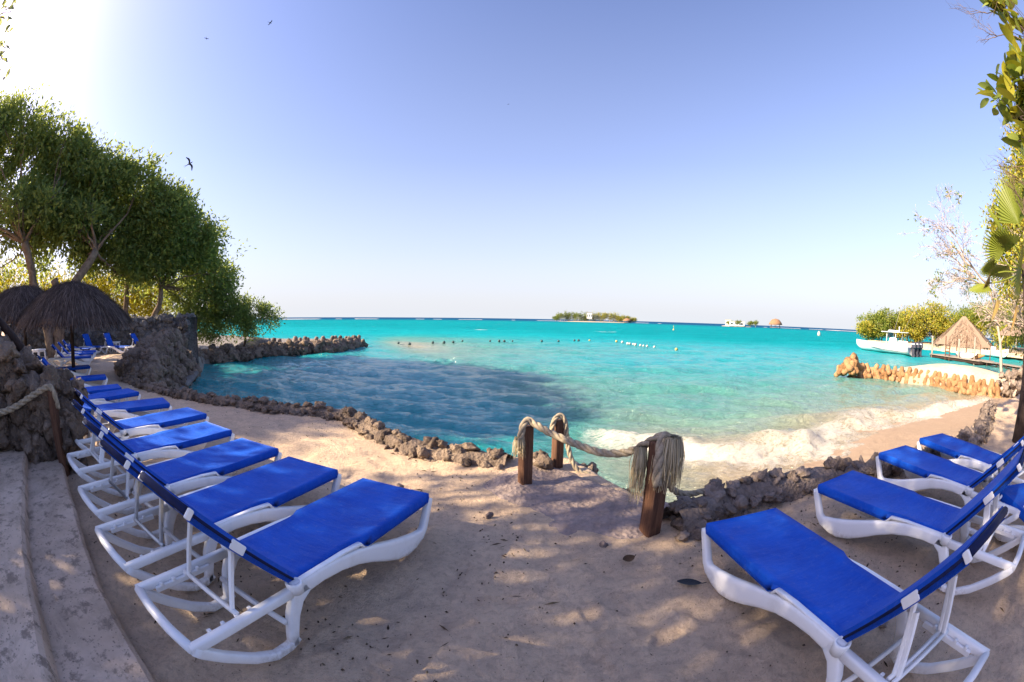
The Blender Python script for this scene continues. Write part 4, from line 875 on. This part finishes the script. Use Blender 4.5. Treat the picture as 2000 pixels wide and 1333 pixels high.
# near tree with large leaves
t = thing('broadleaf_tree', 'near tree with large glossy leaves hanging in at the upper right edge', 'tree', (7.03, .22, 0)); random.seed(17)
mb = MB(); limb(mb, (0, 0, -.2), (-.3, .1, 3.0), .14, .1, .08, 8, 10)
SH = [(-2.05, .75, 4.0), (-2.0, .45, 4.1), (-2.05, .75, 3.72), (-2.0, .6, 3.4), (-1.98, .95, 3.85), (-1.95, .4, 3.8), (-1.2, .1, 5.2), (-1.1, .3, 5.6), (-1.7, .9, 3.05), (-1.8, .2, 4.4)]
leafpts = []
for c in SH:
    pts = limb(mb, (-.3, .1, random.uniform(2.2, 3.0)), c, .04, .014, .18, 8, 6)
    for k in range(8):
        e = Vector(c)+Vector((random.gauss(0, .13), random.gauss(0, .13), random.gauss(.05, .14))); limb(mb, pts[random.randint(6, 8)], e, .01, .005, .1, 4, 4); leafpts.append(e)
mb.obj('trunk', M['barkdark'], t)
def twig2(a, d, L, r, lev):
    d = Vector(d).normalized(); pts = limb(mb, a, a+d*L, r, r*.45, .2, 5, 4)
    if lev > 0:
        for k in range(random.randint(3, 4)): twig2(random.choice(pts[1:]), d+Vector((random.gauss(0, .5), random.gauss(0, .5), random.gauss(.15, .45))), L*random.uniform(.45, .7), r*.5, lev-1)
for a_, d_ in (((-1.5, .9, 2.5), (-.6, .2, .7)), ((-1.4, .8, 2.7), (-.7, .3, .5)), ((-1.3, .5, 3.0), (-.5, .6, .5)), ((-1.0, .1, 5.0), (-.4, .7, .2)), ((-1.0, .0, 5.5), (-.3, .8, .1))): 
    mb = MB(); twig2(Vector(a_), d_, .65, .016, 3); mb.obj('twig', M['bark'], t)
def big_leaf(L, W, mt, name='leaf'):
    mb = MB(); rows = []
    for i in range(6):
        f = i/5; w = W*math.sin(math.pi*min(1, f*.92+.06))**.7*(1 if i < 5 else .05); x_ = L*f; z_ = -.18*L*f*f; rows.append([(x_, -w, z_+.12*w), (x_, 0, z_), (x_, w, z_+.12*w)])
    vs = [p for r_ in rows for p in r_]; mb.add(vs, [(i*3+j, i*3+j+1, i*3+4+j, i*3+3+j) for i in range(5) for j in range(2)]); return mb.mesh(name, mt)
BL = [big_leaf(.25, .06, M['leafmid']), big_leaf(.27, .065, M['leafsun']), big_leaf(.23, .06, M['leafdark'])]
for i in range(295):
    p = random.choice(leafpts)+Vector((random.gauss(0, .05), random.gauss(0, .05), random.gauss(0, .05)))
    link('leaf', random.choice(BL), t, p, (random.uniform(-.6, .6), random.uniform(-1.4, .2), random.uniform(0, 6.28)), random.uniform(.75, 1.25))
# fan palm
t = thing('fan_palm', 'fan palm with broad pleated fronds and a dark trunk at the right edge', 'palm', (7.42, 2.05, 0)); random.seed(23)
mb = MB(); mb.tube([(0, 0, -.3), (.02, 0, .9), (0, .03, 1.8), (-.03, .05, 2.6)], [.13, .11, .1, .09], 10); mb.obj('trunk', M['barkdark'], t)
def fan(L, mt, seg=22, arc=2.7):
    mb = MB(); vs = [(0, 0, 0)]; fs = []
    for i in range(2*seg+1):
        a_ = -arc/2+arc*i/(2*seg); rr = L*(1.0 if i % 2 else .62 if True else 1)*(.8+.2*math.cos(a_)); vs.append((math.cos(a_)*rr, math.sin(a_)*rr, (.035 if i % 2 else -.02)*L-.22*L*(rr/L)**2*abs(a_)*.6)); 
    for i in range(2*seg): fs.append((0, i+1, i+2))
    mb.add(vs, fs, False); return mb.mesh('frond', mt)
FA = [fan(.75, M['leafmid']), fan(.7, M['leafmid']), fan(.6, M['leafdry'])]
FR = [((-.22, .0, 3.15), 0, .95, (0, -1.3, 2.6)), ((-.2, .15, 2.85), 1, .75, (.2, -.2, 2.5)), ((-.42, .5, 2.62), 0, .5, (.3, .5, 2.2)), ((-.42, .62, 2.4), 2, .45, (.4, .9, 2.3)), ((-.42, .7, 2.28), 0, .5, (-.3, .4, 2.4)), ((-.42, .5, 2.05), 2, .5, (.2, 1.2, 2.4)), ((.1, .3, 3.0), 1, .9, (0, -.9, 1.7)), ((.2, -.3, 2.9), 0, 1, (.2, -.5, -1)), ((-.24, .05, 2.5), 1, .75, (1.2, .3, 3.1)), ((-.22, .2, 2.0), 2, .6, (.2, 1.3, 2.2)), ((.05, .4, 2.6), 0, .8, (.1, .2, 1.5)), ((-.3, .35, 2.75), 0, .6, (.9, -.4, 2.6))]
for p, m_, s, rr in FR:
    p = (p[0]*1.15, p[1]*1.15, p[2]); s *= 1.2
    link('frond', FA[m_], t, p, rr, s)
    mb = MB(); limb(mb, (-.03, .05, 2.5), p, .018, .012, .1, 5, 5); mb.obj('stalk', M['leafmid'], t)

# background vegetation on the headland
GV = 'trees and bushes covering the far headland'
BGT = [((66.5, 57, -.9), 3.2, 'leafsun', 'rounded low olive bush at the seaward tip of the headland'), ((71, 57.5, -.9), 5.2, 'leafmid', 'dull green tree second from the tip of the headland behind the boat'), ((76, 55, -.9), 4.6, 'leafsun', 'low golden tree on the headland just above the boat canopy'),
       ((79.5, 52, -.9), 7.0, 'leafsun', 'largest bright yellow-green tree on the headland left of the thatched pavilion'), ((84, 49, -.9), 7.4, 'leafsun', 'tall yellow-green tree on the headland close behind the pavilion roof'), ((88, 44, -.9), 6.2, 'leafmid', 'green tree on the headland directly behind the pavilion peak'),
       ((90, 40, -.9), 6.8, 'leafsun', 'golden tree on the headland right behind the pavilion slope'), ((90, 34, -.9), 8.0, 'leafmid', 'tall green tree on the headland right of the pavilion'), ((88, 29, -.9), 8.2, 'leafsun', 'tall golden-green tree on the headland above the grey boat shed'), ((86, 23, -.9), 8.6, 'leafmid', 'tall green tree on the headland at the far right edge'), ((80, 53.5, -.9), 3.0, 'leafsun', 'low orange-tinged bush at the headland shore left of the pavilion'), ((94, 47, -.9), 7.6, 'leafmid', 'hazy green tree at the back of the headland ridge'), ((74, 59, -.9), 4.6, 'leafmid', 'low green bush filling the headland behind the boat mast'), ((82, 57, -.9), 5.4, 'leafmid', 'green bush in the gap behind the brightest headland tree'), ((86, 50, -.9), 5.0, 'leafsun', 'low golden bush at the left foot of the pavilion roof'), ((96, 38, -.9), 7.5, 'leafmid', 'green tree at the back behind the pavilion slope'), ((95, 30, -.9), 8.2, 'leafsun', 'tall pale golden tree at the back right of the headland'), ((76, 27, -.9), 4.2, 'leafsun', 'low golden bush between the pavilion and the boat shed'), ((77, 20, -.9), 4.4, 'leafmid', 'low green bush behind the boat shed')]
for i, (b, h_, lm, lb) in enumerate(BGT):
    random.seed(100+i); h_ *= 1.18; w = h_*.55; lobes = [(b[0]+random.uniform(-w, w)*.7, b[1]+random.uniform(-w, w)*.7, b[2]+h_*random.uniform(.42, .8), w*random.uniform(.5, .8), w*random.uniform(.5, .8), h_*random.uniform(.18, .28)) for _ in range(6)]
    tree('headland_tree', lb, b, (b[0], b[1], b[2]+h_*.3), lobes, 5200, .5, M[lm], M['barkgrey'], .16, GV, seed=100+i, twigs=30, spread=.45, per=9, gap=.3)
for i, (b, h_, lb) in enumerate((((68.5, 57, -.8), 6.5, 'grey leafless tree at the tip of the headland behind the boat'), ((73, 55, -.8), 7.5, 'grey leafless tree on the headland above the boat canopy'), ((86, 33, -.8), 9, 'pale leafless tree leaning over the right side of the pavilion roof'), ((84, 27, -.8), 8, 'pale leafless tree on the headland right of the pavilion')), ): bare_tree('bare_tree', lb, b, h_, 60+i, M['barkgrey'], (random.uniform(-.4, .4), 0), 4, GBARE)

# ------------------------------------------------------------------ shore buildings, pavilion, dock
def orient(p, q): return math.atan2(q[1]-p[1], q[0]-p[0])
t = thing('thatched_pavilion', 'large pale pyramid-roofed thatched pavilion on the far right shore', 'pavilion', (71.5, 35.0, -.7), R(-62))
mb = MB(); vs = []; fs = []; N_ = 24; lv = 9
for k in range(lv):
    f = k/(lv-1); hz = .7+4.6*(1-f)**1.1 if k < lv else .7
    for i in range(N_):
        a_ = 2*math.pi*i/N_; sq_ = 1/max(abs(math.cos(a_)), abs(math.sin(a_)))**.75; rr = (.35+6.3*f); vs.append((rr*sq_*math.cos(a_)*.98, rr*sq_*math.sin(a_)*.7, hz+random.uniform(-.06, .06)))
for k in range(lv-1):
    for i in range(N_): fs.append((k*N_+i, (k+1)*N_+i, (k+1)*N_+(i+1) % N_, k*N_+(i+1) % N_))
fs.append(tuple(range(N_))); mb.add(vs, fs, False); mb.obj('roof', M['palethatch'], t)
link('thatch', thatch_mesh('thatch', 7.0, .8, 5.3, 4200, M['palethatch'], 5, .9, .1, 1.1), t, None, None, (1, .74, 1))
for sx in (-1, 1):
    for sy in (-1, 1): mb = MB(); mb.tube([(sx*5, sy*3.4, -.6), (sx*5, sy*3.4, 1.6)], .12, 8); mb.obj('post', M['greywood'], t)
t = thing('sea_wall', 'long sandy stone sea wall along the far right shore', 'sea wall', (64, 50, -1)); o0 = Vector((64, 50, -1))
P = [(63, 53.5), (66, 48), (66.5, 42), (66, 36), (65.5, 30), (66, 24), (66, 16)]
pp = resample([Vector((p[0], p[1], 0)) for p in P], 1.0)
for i, (p, d) in enumerate(pp[:-1]):
    mb = MB(); mb.box((0, 0, .35), (1.02, .7, .85+random.uniform(-.05, .05)), None, .03); link('block', mb.mesh('block', M['stone']), t, p-Vector((o0.x, o0.y, 0)), (0, 0, math.atan2(d.y, d.x)))
t = thing('boat_shed', 'grey thatched open shed with posts on the far right shore', 'shed', (66.5, 20.5, -.5), R(92))
mb = MB(); mb.add([(-4, -2.6, 2.5), (4, -2.6, 2.5), (4, 2.6, 2.5), (-4, 2.6, 2.5), (-2.4, 0, 3.9), (2.4, 0, 3.9)], [(0, 1, 5, 4), (2, 3, 4, 5), (1, 2, 5), (3, 0, 4), (3, 2, 1, 0)], False); mb.obj('roof', M['palethatch'], t)
for sx in (-3.4, 0, 3.4):
    for sy in (-2, 2): mb = MB(); mb.tube([(sx, sy, -.4), (sx, sy, 2.5)], .1, 7); mb.obj('post', M['greywood'], t)
mb = MB(); mb.box((0, 0, -.1), (8, 5, .3), None, .03); mb.obj('floor', M['stone'], t)

A = Vector((45.7, 27.8, 0)); B = Vector((42.8, 18.6, 0)); dx_ = (B-A).normalized()
t = thing('floating_dock', 'weathered wooden dock platform with tall posts beyond the right spit', 'dock', (A.x, A.y, WATER), math.atan2(dx_.y, dx_.x))
LD = (B-A).length
mb = MB(); mb.box((LD/2, 1.6, .1), (LD, 3.0, .26), None, .03); mb.obj('frame', M['darkwood'], t)
plank = None
for i in range(32):
    if plank is None: mb = MB(); mb.box((0, 0, 0), (LD/32-.02, 3.3, .07), None, .01); plank = mb.mesh('plank', M['greywood'])
    link('plank', plank, t, ((i+.5)*LD/32, 1.6, .3+random.uniform(-.008, .008)))
for px, py, h_, w in ((.3, .2, 2.0, .13), (2.6, 2.9, 2.0, .07), (3.2, .1, 2.1, .07), (4.0, .1, 1.5, .07), (4.6, 2.9, 2.2, .07), (5.4, .5, 1.9, .14), (7.3, 2.9, 1.5, .06), (8.6, .2, 2.2, .1), (9.1, 2.9, 1.7, .07)):
    mb = MB(); mb.tube([(px, py, -1.0), (px, py, h_+.3)], w, 8); mb.obj('post', M['greywood'] if w > .09 else M['post'], t)
for k in range(4): mb = MB(); mb.tube([(3.2, .08, .5+k*.32), (4.0, .08, .5+k*.32)], .04, 6); mb.obj('rung', M['post'], t)
for k in range(5): mb = MB(); mb.tube([(1+k*1.9, .4, -.25), (1+k*1.9, 2.8, -.25)], .28, 10); mb.obj('float', M['darkwood'], t)
t = thing('walkway', 'narrow plank walkway running from the dock to the right edge', 'walkway', (B.x, B.y, WATER), math.atan2(dx_.y, dx_.x)+.12); pl2 = None
mb = MB()
for k in range(7): mb.tube([(.8+k*1.5, .7, -1), (.8+k*1.5, .7, .2)], .1, 7)
mb.box((5.4, 1.4, .17), (10.6, 1.2, .14)); mb.obj('piles', M['darkwood'], t)
for i in range(30):
    if pl2 is None: mb = MB(); mb.box((0, 0, 0), (.33, 1.7, .06), None, .01); pl2 = mb.mesh('plank', M['greywood'])
    link('plank', pl2, t, (.3+i*.355, 1.4, .28+random.uniform(-.01, .01)), (0, 0, random.uniform(-.02, .02)))
def hull(mb, L, Wd, H, sheer=.35, n=18, flare=.85, cut=.0):
    vs = []; fs = []
    for i in range(n+1):
        f = i/n; x_ = L*f; w = Wd/2*(1-max(0, (f-.45)/.55)**2.3)+.01; zt = H*(1+sheer*max(0, f-.3)**2*2); kz = .0+H*.75*max(0, (f-.82)/.18)**2; ch = H*.32+.3*H*max(0, f-.5)
        for (u, z_) in ((-1, zt), (-flare*1.0, max(ch, kz)), (-.45*flare, max(kz, -.12*H)), (0, max(kz-.02, -.3*H)), (.45*flare, max(kz, -.12*H)), (flare*1.0, max(ch, kz)), (1, zt)): vs.append((x_, u*w*(1 if abs(u) == 1 else (1-.25*f)), z_))
    m = 7
    for i in range(n):
        for j in range(m-1): fs.append((i*m+j, i*m+j+1, i*m+m+j+1, i*m+m+j))
    fs.append(tuple(range(m))); mb.add(vs, fs, True)
    mb.add([vs[i*m] for i in range(n+1)]+[vs[i*m+6] for i in range(n+1)], [(i, i+1, n+2+i, n+1+i) for i in range(n)], False)
t = thing('kayak', 'white kayak lying on the wooden dock', 'kayak', (A.x+dx_.x*4.2+1.4, A.y+dx_.y*4.2, WATER+.42), math.atan2(dx_.y, dx_.x)+.1)
mb = MB(); pts = [(4.0*i/12, 0, .12+.35*abs(i/6-1)**2.4) for i in range(13)]; mb.tube(pts, [max(.03, .34*(1-abs(i/6-1)**2.2)) for i in range(13)], 10); mb.obj('hull', M['boat'], t)
mb = MB(); mb.lathe([(.2, .4), (.24, .47), (.17, .47), (.15, .36)], 14, (2.0, 0, 0)); mb.obj('cockpit', M['motor'], t)
t = thing('canoe', 'brown wooden canoe resting at the right end of the dock', 'canoe', (B.x+2.9, B.y+4.0, WATER+.4), math.atan2(dx_.y, dx_.x)+.3)
mb = MB(); mb.tube([(3.6*i/10, 0, .2+.2*abs(i/5-1)**2.5) for i in range(11)], [max(.04, .3*(1-abs(i/5-1)**2.2)) for i in range(11)], 8); mb.obj('hull', M['duff'], t)
mb = MB(); mb.box((1.8, 0, .5), (.2, .5, .05)); mb.obj('seat', M['darkwood'], t)

# motor boat
Sx, Bw = Vector((43.6, 28.9, WATER)), Vector((45.4, 41.6, WATER)); hd = math.atan2(Bw.y-Sx.y, Bw.x-Sx.x)
t = thing('motor_boat', 'white centre console motor boat with T-top and three outboard motors moored offshore', 'boat', Sx, hd)
mb = MB(); hull(mb, 12.6, 3.1, .9, .42); mb.obj('hull', M['boat'], t)
for sy in (-1, 1): mb = MB(); mb.tube([(0.2, sy*1.52, .32), (4.5, sy*1.52, .36), (7.5, sy*1.22, .5), (9.3, sy*.72, .68)], .035, 5); mb.obj('rub_rail', M['motor'], t)
mb = MB(); mb.box((4.4, 0, 1.35), (1.2, .9, .9), None, .1, .8); mb.obj('console', M['boat'], t)
mb = MB(); mb.box((5.05, 0, 2.15), (.06, 1.0, .6), Matrix.Rotation(-.35, 3, 'Y')); mb.obj('windscreen', M['glass'], t)
mb = MB(); mb.box((4.1, 0, 2.45), (3.4, 2.2, .07), None, .02); mb.obj('canopy', M['boat'], t)
mb = MB(); mb.box((4.4, 0, 2.58), (1.2, 1.1, .18), None, .06); mb.obj('upper_station', M['boat'], t)
for sx in (3.2, 5.0):
    for sy in (-.7, .7): mb = MB(); mb.tube([(sx+.15, sy*.9, .9), (sx, sy, 2.43)], .035, 6); mb.obj('post', M['boat'], t)
for sy in (-1, 1): mb = MB(); mb.tube([(3.4, sy*.9, 2.45), (1.2, sy*1.6, 5.6)], [.04, .02], 6); mb.obj('outrigger', M['greywood'], t)
mb = MB(); mb.box((3.2, 0, 2.8), (.12, .12, .6), None, .03); mb.obj('mast', M['boat'], t)
mb = MB(); mb.box((2.4, 0, 1.15), (.8, 1.3, .7), None, .06); mb.obj('seat', M['boat'], t)
for k in (-1, 0, 1):
    mb = MB(); mb.box((-.35, k*.72, 1.15), (.75, .52, .72), None, .13, .88); mb.box((-.3, k*.72, .5), (.42, .3, .75), None, .05); mb.box((-.35, k*.72, .0), (.5, .1, .5), None, .03); e = mb.obj('outboard_motor', M['motor'], t)
    mb = MB(); mb.box((-.36, k*.72, 1.3), (.6, .535, .1), None, .03); mb.obj('cowl_band', M['boat'], e)
t = thing('small_boat', 'small white boat tied up by the grey shed on the far right', 'boat', (64.2, 27.2, WATER+.1), R(-95)); mb = MB(); hull(mb, 5.5, 1.9, .75, .6); mb.obj('hull', M['boat'], t); mb = MB(); mb.box((2.2, 0, 1.0), (.9, .8, .6), None, .06); mb.obj('console', M['boat'], t)

# ------------------------------------------------------------------ swim-line floats and marker buoys
F1 = [(-10.6, 38.7), (-9.22, 37.5), (-7.61, 40.35), (-6.56, 40.64), (-5.8, 41.71), (-5.12, 43.75), (-2.3, 44.56), (-1.35, 44.83), (-.81, 44.98), (.06, 45.23), (3.22, 46.12), (5.12, 46.65), (7.22, 48.86), (7.72, 49.01), (9.1, 49.41)]
F2 = [(12.05, 48.04), (12.37, 46.58), (12.21, 43.69), (12.37, 43.47), (12.61, 42.91), (12.58, 42.06), (12.78, 40.88), (12.87, 40.12), (13.14, 39.8), (13.54, 38.77), (14.58, 35.59)]
def float_me(mt): mb = MB(); mb.lathe([(.02, -.16), (.15, -.15), (.19, -.05), (.19, .08), (.14, .17), (.02, .19)], 12); return mb.mesh('float', mt)
FM = [float_me(M[k]) for k in ('floatd', 'floaty', 'floatw')]
for i, p in enumerate(F1): tag(link('float', FM[1 if i in (14,) else 0], None, (*p, WATER+.08), (random.uniform(-.5, .5), 1.2, random.uniform(0, 3)), random.uniform(.5, .75)), 'small dark float in the loose row across the middle of the bay', 'float', 'dark floats of the swim line')
for i, p in enumerate(F2): tag(link('float', FM[1 if i in (0, 10) else 2], None, (*p, WATER+.08), (random.uniform(-.4, .4), 1.3, random.uniform(0, 3)), random.uniform(.55, .8)), 'small pale float in the slanting line right of centre' if i not in (0, 10) else ['yellowish float at the far end of the slanting float line', '', '', '', '', '', '', '', '', '', 'lone orange float nearest the beach below the slanting float line'][i], 'float', 'pale floats of the slanting line' if i not in (0, 10) else None)
mb = MB(); mb.lathe([(.5, -.3), (.55, .3), (.3, .5), (.12, .9), (.1, 1.9), (.22, 2.0), (.2, 2.4), (.02, 2.5)], 12); tag(link('marker_buoy', mb.mesh('marker_buoy', M['floaty']), None, (50, 125, WATER), None, .55), 'small yellow channel marker right of the wooded island', 'buoy')
mb = MB(); mb.lathe([(.3, -.3), (.55, .1), (.6, .7), (.35, 1.3), (.05, 1.6)], 12); tag(link('marker_buoy', mb.mesh('marker_buoy', M['floatw']), None, (96, 106, WATER), (.2, -.3, 0)), 'tilted white mooring buoy left of the motor boat', 'buoy')

# ------------------------------------------------------------------ islands on the horizon
GI = 'trees on the wooded island'
random.seed(77); ct = Vector((93, 480, 0)); ex = Vector((.98, -.19, 0))
hs = [4, 6.5, 8.5, 9.2, 8.2, 7.4, 7.8, 7.2, 6.8, 8.6, 8.8, 8.2, 7.8, 8.4, 7.2, 6.2, 5.6, 4.2]
lbs = ['at the left tip', 'second from the left tip', 'tallest clump left of the middle', 'crowning the left half', 'just right of the crown', 'in the dip left of the house', 'beside the dip', 'left of the white house', 'right next to the white house', 'bright clump right of the house', 'rounded clump at the middle right', 'right of the rounded clump', 'above the small beach', 'behind the brown hut', 'left of the brown hut', 'right of the brown hut', 'near the right tip', 'last at the right tip']
for i, h_ in enumerate(hs):
    h_ *= 1.4; p = ct+ex*(-44+88*i/(len(hs)-1)); b = (p.x, p.y+random.uniform(-4, 4), -.6)
    lobes = [(b[0]+random.uniform(-3, 3), b[1]+random.uniform(-3, 3), b[2]+h_*random.uniform(.3, .75), random.uniform(2.2, 3.4), 2.5, h_*.27) for _ in range(5)]
    tree('island_tree', 'green tree on the wooded island, '+lbs[i], b, (b[0], b[1], 1.5), lobes, 700, 1.1, M['leafmid'] if i < 8 else M['leafsun'], M['barkgrey'], .25, GI, seed=200+i, twigs=4, spread=.8, per=7)
def house(loc, rz, L_, W_, H_, lb, mt='white'):
    t = thing('house', lb, 'house', loc, rz); mb = MB(); mb.box((0, 0, H_/2), (L_, W_, H_)); mb.obj('wall', M[mt], t); mb = MB(); mb.box((0, 0, H_+.15), (L_+.8, W_+.8, .3)); mb.obj('roof', M['stone'], t)
    for k in range(3): mb = MB(); mb.box((-L_/3+k*L_/3, -W_/2-.02, H_*.5), (L_*.16, .1, H_*.4)); mb.obj('window', M['glass'], t)
    return t
house((87, 476, 3.0), R(-11), 6, 5, 6.5, 'small white house showing among the trees of the wooded island')
def hut(loc, r_, h0, h1, lb, posts=True):
    t = thing('thatched_hut', lb, 'hut', loc); mb = MB(); mb.lathe([(r_*1.15, h0), (r_*1.0, h0+.35*(h1-h0)), (r_*.6, h0+.85*(h1-h0)), (.1, h1)], 16); mb.obj('roof', M['stilt'], t)
    for k in range(6): a_ = k*math.pi/3; mb = MB(); mb.tube([(r_*.8*math.cos(a_), r_*.8*math.sin(a_), -.6), (r_*.8*math.cos(a_), r_*.8*math.sin(a_), h0+.3)], .22, 6); mb.obj('stilt', M['darkwood'], t)
    mb = MB(); mb.lathe([(r_*.95, .7), (r_*.95, 1.1), (.1, 1.1)], 16); mb.obj('floor', M['greywood'], t)
M['stilt'] = m_plain('brown_thatch', (.3, .17, .1), .95, .1, .3, 3, .5, 30)
hut((129, 466, -1), 4.6, 2.2, 5.4, 'small brown thatched hut at the right end of the wooded island')
hut((281, 388, -1), 7.2, 3.6, 10.2, 'round brown thatched hut on stilts standing in the sea beside the islet')
house((238, 404, -.3), R(-30), 17, 7, 4.6, 'long low white house on the small islet')
house((231, 412, -.3), R(-30), 6, 6, 6.2, 'white two-storey house at the left of the islet')
for i, (p, h_, lb) in enumerate((((231, 408, -.5), 5.2, 'small round tree left of the houses on the islet'), ((236, 401, -.5), 5.6, 'green tree in front of the white house on the islet'), ((250, 394, -.5), 6.0, 'green tree right of the white house on the islet'), ((255, 391, -.5), 6.8, 'tallest tree at the right end of the islet'))):
    lobes = [(p[0]+random.uniform(-2, 2), p[1]+random.uniform(-2, 2), h_*random.uniform(.4, .75), 2.2, 2, h_*.24) for _ in range(4)]
    tree('island_tree', lb, p, (p[0], p[1], 1.5), lobes, 600, 1.0, M['leafmid'], M['barkgrey'], .25, 'trees on the islet', seed=240+i, twigs=4, spread=.7, per=7)

# ------------------------------------------------------------------ birds
def bird():
    t = thing('seabird', '', 'bird'); mb = MB(); mb.tube([(-.75, 0, 0), (-.4, 0, .02), (0, 0, .03), (.3, 0, .02), (.42, 0, .03), (.52, 0, .02), (.66, 0, -.01)], [.02, .07, .1, .07, .055, .03, .008], 8); mb.obj('body', M['bird'], t)
    for s in (-1, 1):
        top = [(.12, .06, .05), (.26, .4, .16), (.2, .72, .18), (-.1, 1.15, .06)]; bot = [(-.2, .06, .04), (-.05, .4, .14), (-.1, .72, .15), (-.2, 1.1, .05)]
        vs = [(p[0], s*p[1], p[2]) for p in top+bot]; vs += [(p[0], p[1], p[2]-.02) for p in vs]; n = 4; fs = []
        for i in range(3): fs += [(i, i+1, n+i+1, n+i), (8+i, 8+n+i, 8+n+i+1, 8+i+1)]
        for i in range(3): fs += [(i, 8+i, 9+i, i+1), (n+i, n+i+1, 8+n+i+1, 8+n+i)]
        fs.append((3, 11, 15, 7)); mb = MB(); mb.add(vs, fs, False); mb.obj('wing', M['bird'], t)
        mb = MB(); mb.add([(-.55, 0, .02), (-.6, s*.03, .02), (-1.15, s*.16, .0), (-.72, 0, .0), (-.7, 0, .03)], [(0, 1, 2, 3), (4, 3, 2, 1)], False); mb.obj('tail', M['bird'], t)
    return t
b0 = bird()
vw = Vector((-43.7, 41.1, 21)).normalized(); rt_ = vw.cross(Vector((0, 0, 1))).normalized(); up_ = rt_.cross(vw)
wx_ = (rt_*.6-up_*.8+vw*.15).normalized(); bx__ = (rt_*.75+up_*.45-vw*.45); bx__ = (bx__-wx_*bx__.dot(wx_)).normalized()
bird_rot = Matrix((bx__, wx_, bx__.cross(wx_))).transposed().to_euler()
for i, (p, r_, s, lb) in enumerate([((-43.7, 41.1, 22.5), (R(52), R(-25), R(150)), 1.0, 'black long-winged seabird gliding to the right of the big tree'), ((-107.5, 89.6, 100), (.4, .2, 2), 1.15, 'tiny distant seabird at upper left, left one of two specks'), ((-91, 106, 112), (-.3, .1, 1), 1.3, 'tiny distant seabird near the top edge, right one of two specks'), ((-3, 160, 90.8), (.5, -.4, .4), .75, 'tiny distant seabird alone in the centre of the sky')]):
    t = b0 if i == 0 else copy_tree(b0); t.location = p; t.rotation_euler = r_ if i else bird_rot; t.scale = (s, s, s); tag(t, lb, 'bird', 'seabirds in the sky')

# ------------------------------------------------------------------ litter on the sand
def flat_leaf(L, W, mt, curl=.25):
    mb = MB(); vs = []; n = 9
    for i in range(n):
        f = i/(n-1); w = W*math.sin(math.pi*min(.999, .03+f*.95))**.75; z_ = .012+curl*L*(f-.5)**2
        vs += [(L*(f-.5), -w, z_+w*.25), (L*(f-.5), 0, z_), (L*(f-.5), w, z_+w*.25)]
    mb.add(vs, [(i*3+j, i*3+j+1, i*3+4+j, i*3+3+j) for i in range(n-1) for j in range(2)]); mb.tube([(L*.5, 0, .012+curl*L*.25), (L*.68, .01, .02)], .003, 5); return mb.mesh('fallen_leaf', mt)
tag(link('fallen_leaf', flat_leaf(.15, .034, M['deadleaf'], .1), None, (1.02, 1.86, .02), (0, 0, R(-25))), 'black fallen leaf lying on the sand in front of the right lounger', 'leaf')
tag(link('fallen_leaf', flat_leaf(.09, .028, M['brownleaf'], .5), None, (.73, 2.2, .03), (.4, 0, R(20))), 'curled brown fallen leaf on the sand between the dark post and the black leaf', 'leaf')
g = np.random.default_rng(2); n = 3200
bx = g.normal(.2, 2.6, n); by = g.uniform(.3, 5.6, n); k_ = (coast_dist(bx, by) < -.25); cl = vnoise(bx*1.3, by*1.3, 8) > .42; cl = vnoise(bx*1.6, by*1.6, 8) > .55; k_ &= cl | (g.uniform(size=n) < .1)
bx, by = bx[k_], by[k_]; bz = ground_z(bx, by)+.004; n = len(bx); a_ = g.uniform(0, 6.28, n); L_ = g.uniform(.004, .014, n)*np.where(g.uniform(size=n) < .1, 3.2, 1); w_ = g.uniform(.0015, .008, n)
ux, uy = np.cos(a_), np.sin(a_); P0 = np.stack([bx, by, bz], 1); U_ = np.stack([ux*L_, uy*L_, g.uniform(0, .006, n)], 1); W_ = np.stack([-uy*w_, ux*w_, 0*w_], 1); Hh = np.stack([0*w_, 0*w_, w_*1.6], 1)
V = np.stack([P0-U_, P0+W_, P0+U_, P0-W_, P0+Hh], 1).reshape(-1, 3); b_ = np.arange(n)[:, None]*5
Fq = np.concatenate([b_+np.array(q) for q in ((0, 3, 4), (3, 2, 4), (2, 1, 4), (1, 0, 4))], 1).reshape(-1, 3)
tag(link('leaf_litter', np_mesh('leaf_litter', V, Fq, M['litter'], False)), 'scattered bits of leaf, twig and pebble on the sand terrace', 'litter', None, 'stuff')
random.seed(9)
for i, (p, s, lb) in enumerate((((-.15, 2.9, .02), .035, 'small brown pebble on the sand left of the rock ramp'), ((.62, 2.42, .02), .04, 'small pale stone at the lower edge of the rock ramp'), ((-.95, 3.35, .02), .05, 'dark pebble on the sand near the foot end of the nearest left lounger'), ((1.9, .95, .02), .035, 'small stone on the sand beside the nearest right lounger'))):
    tag(stone(None, 'ramp', p, s, 'pebble'), lb, 'pebble')
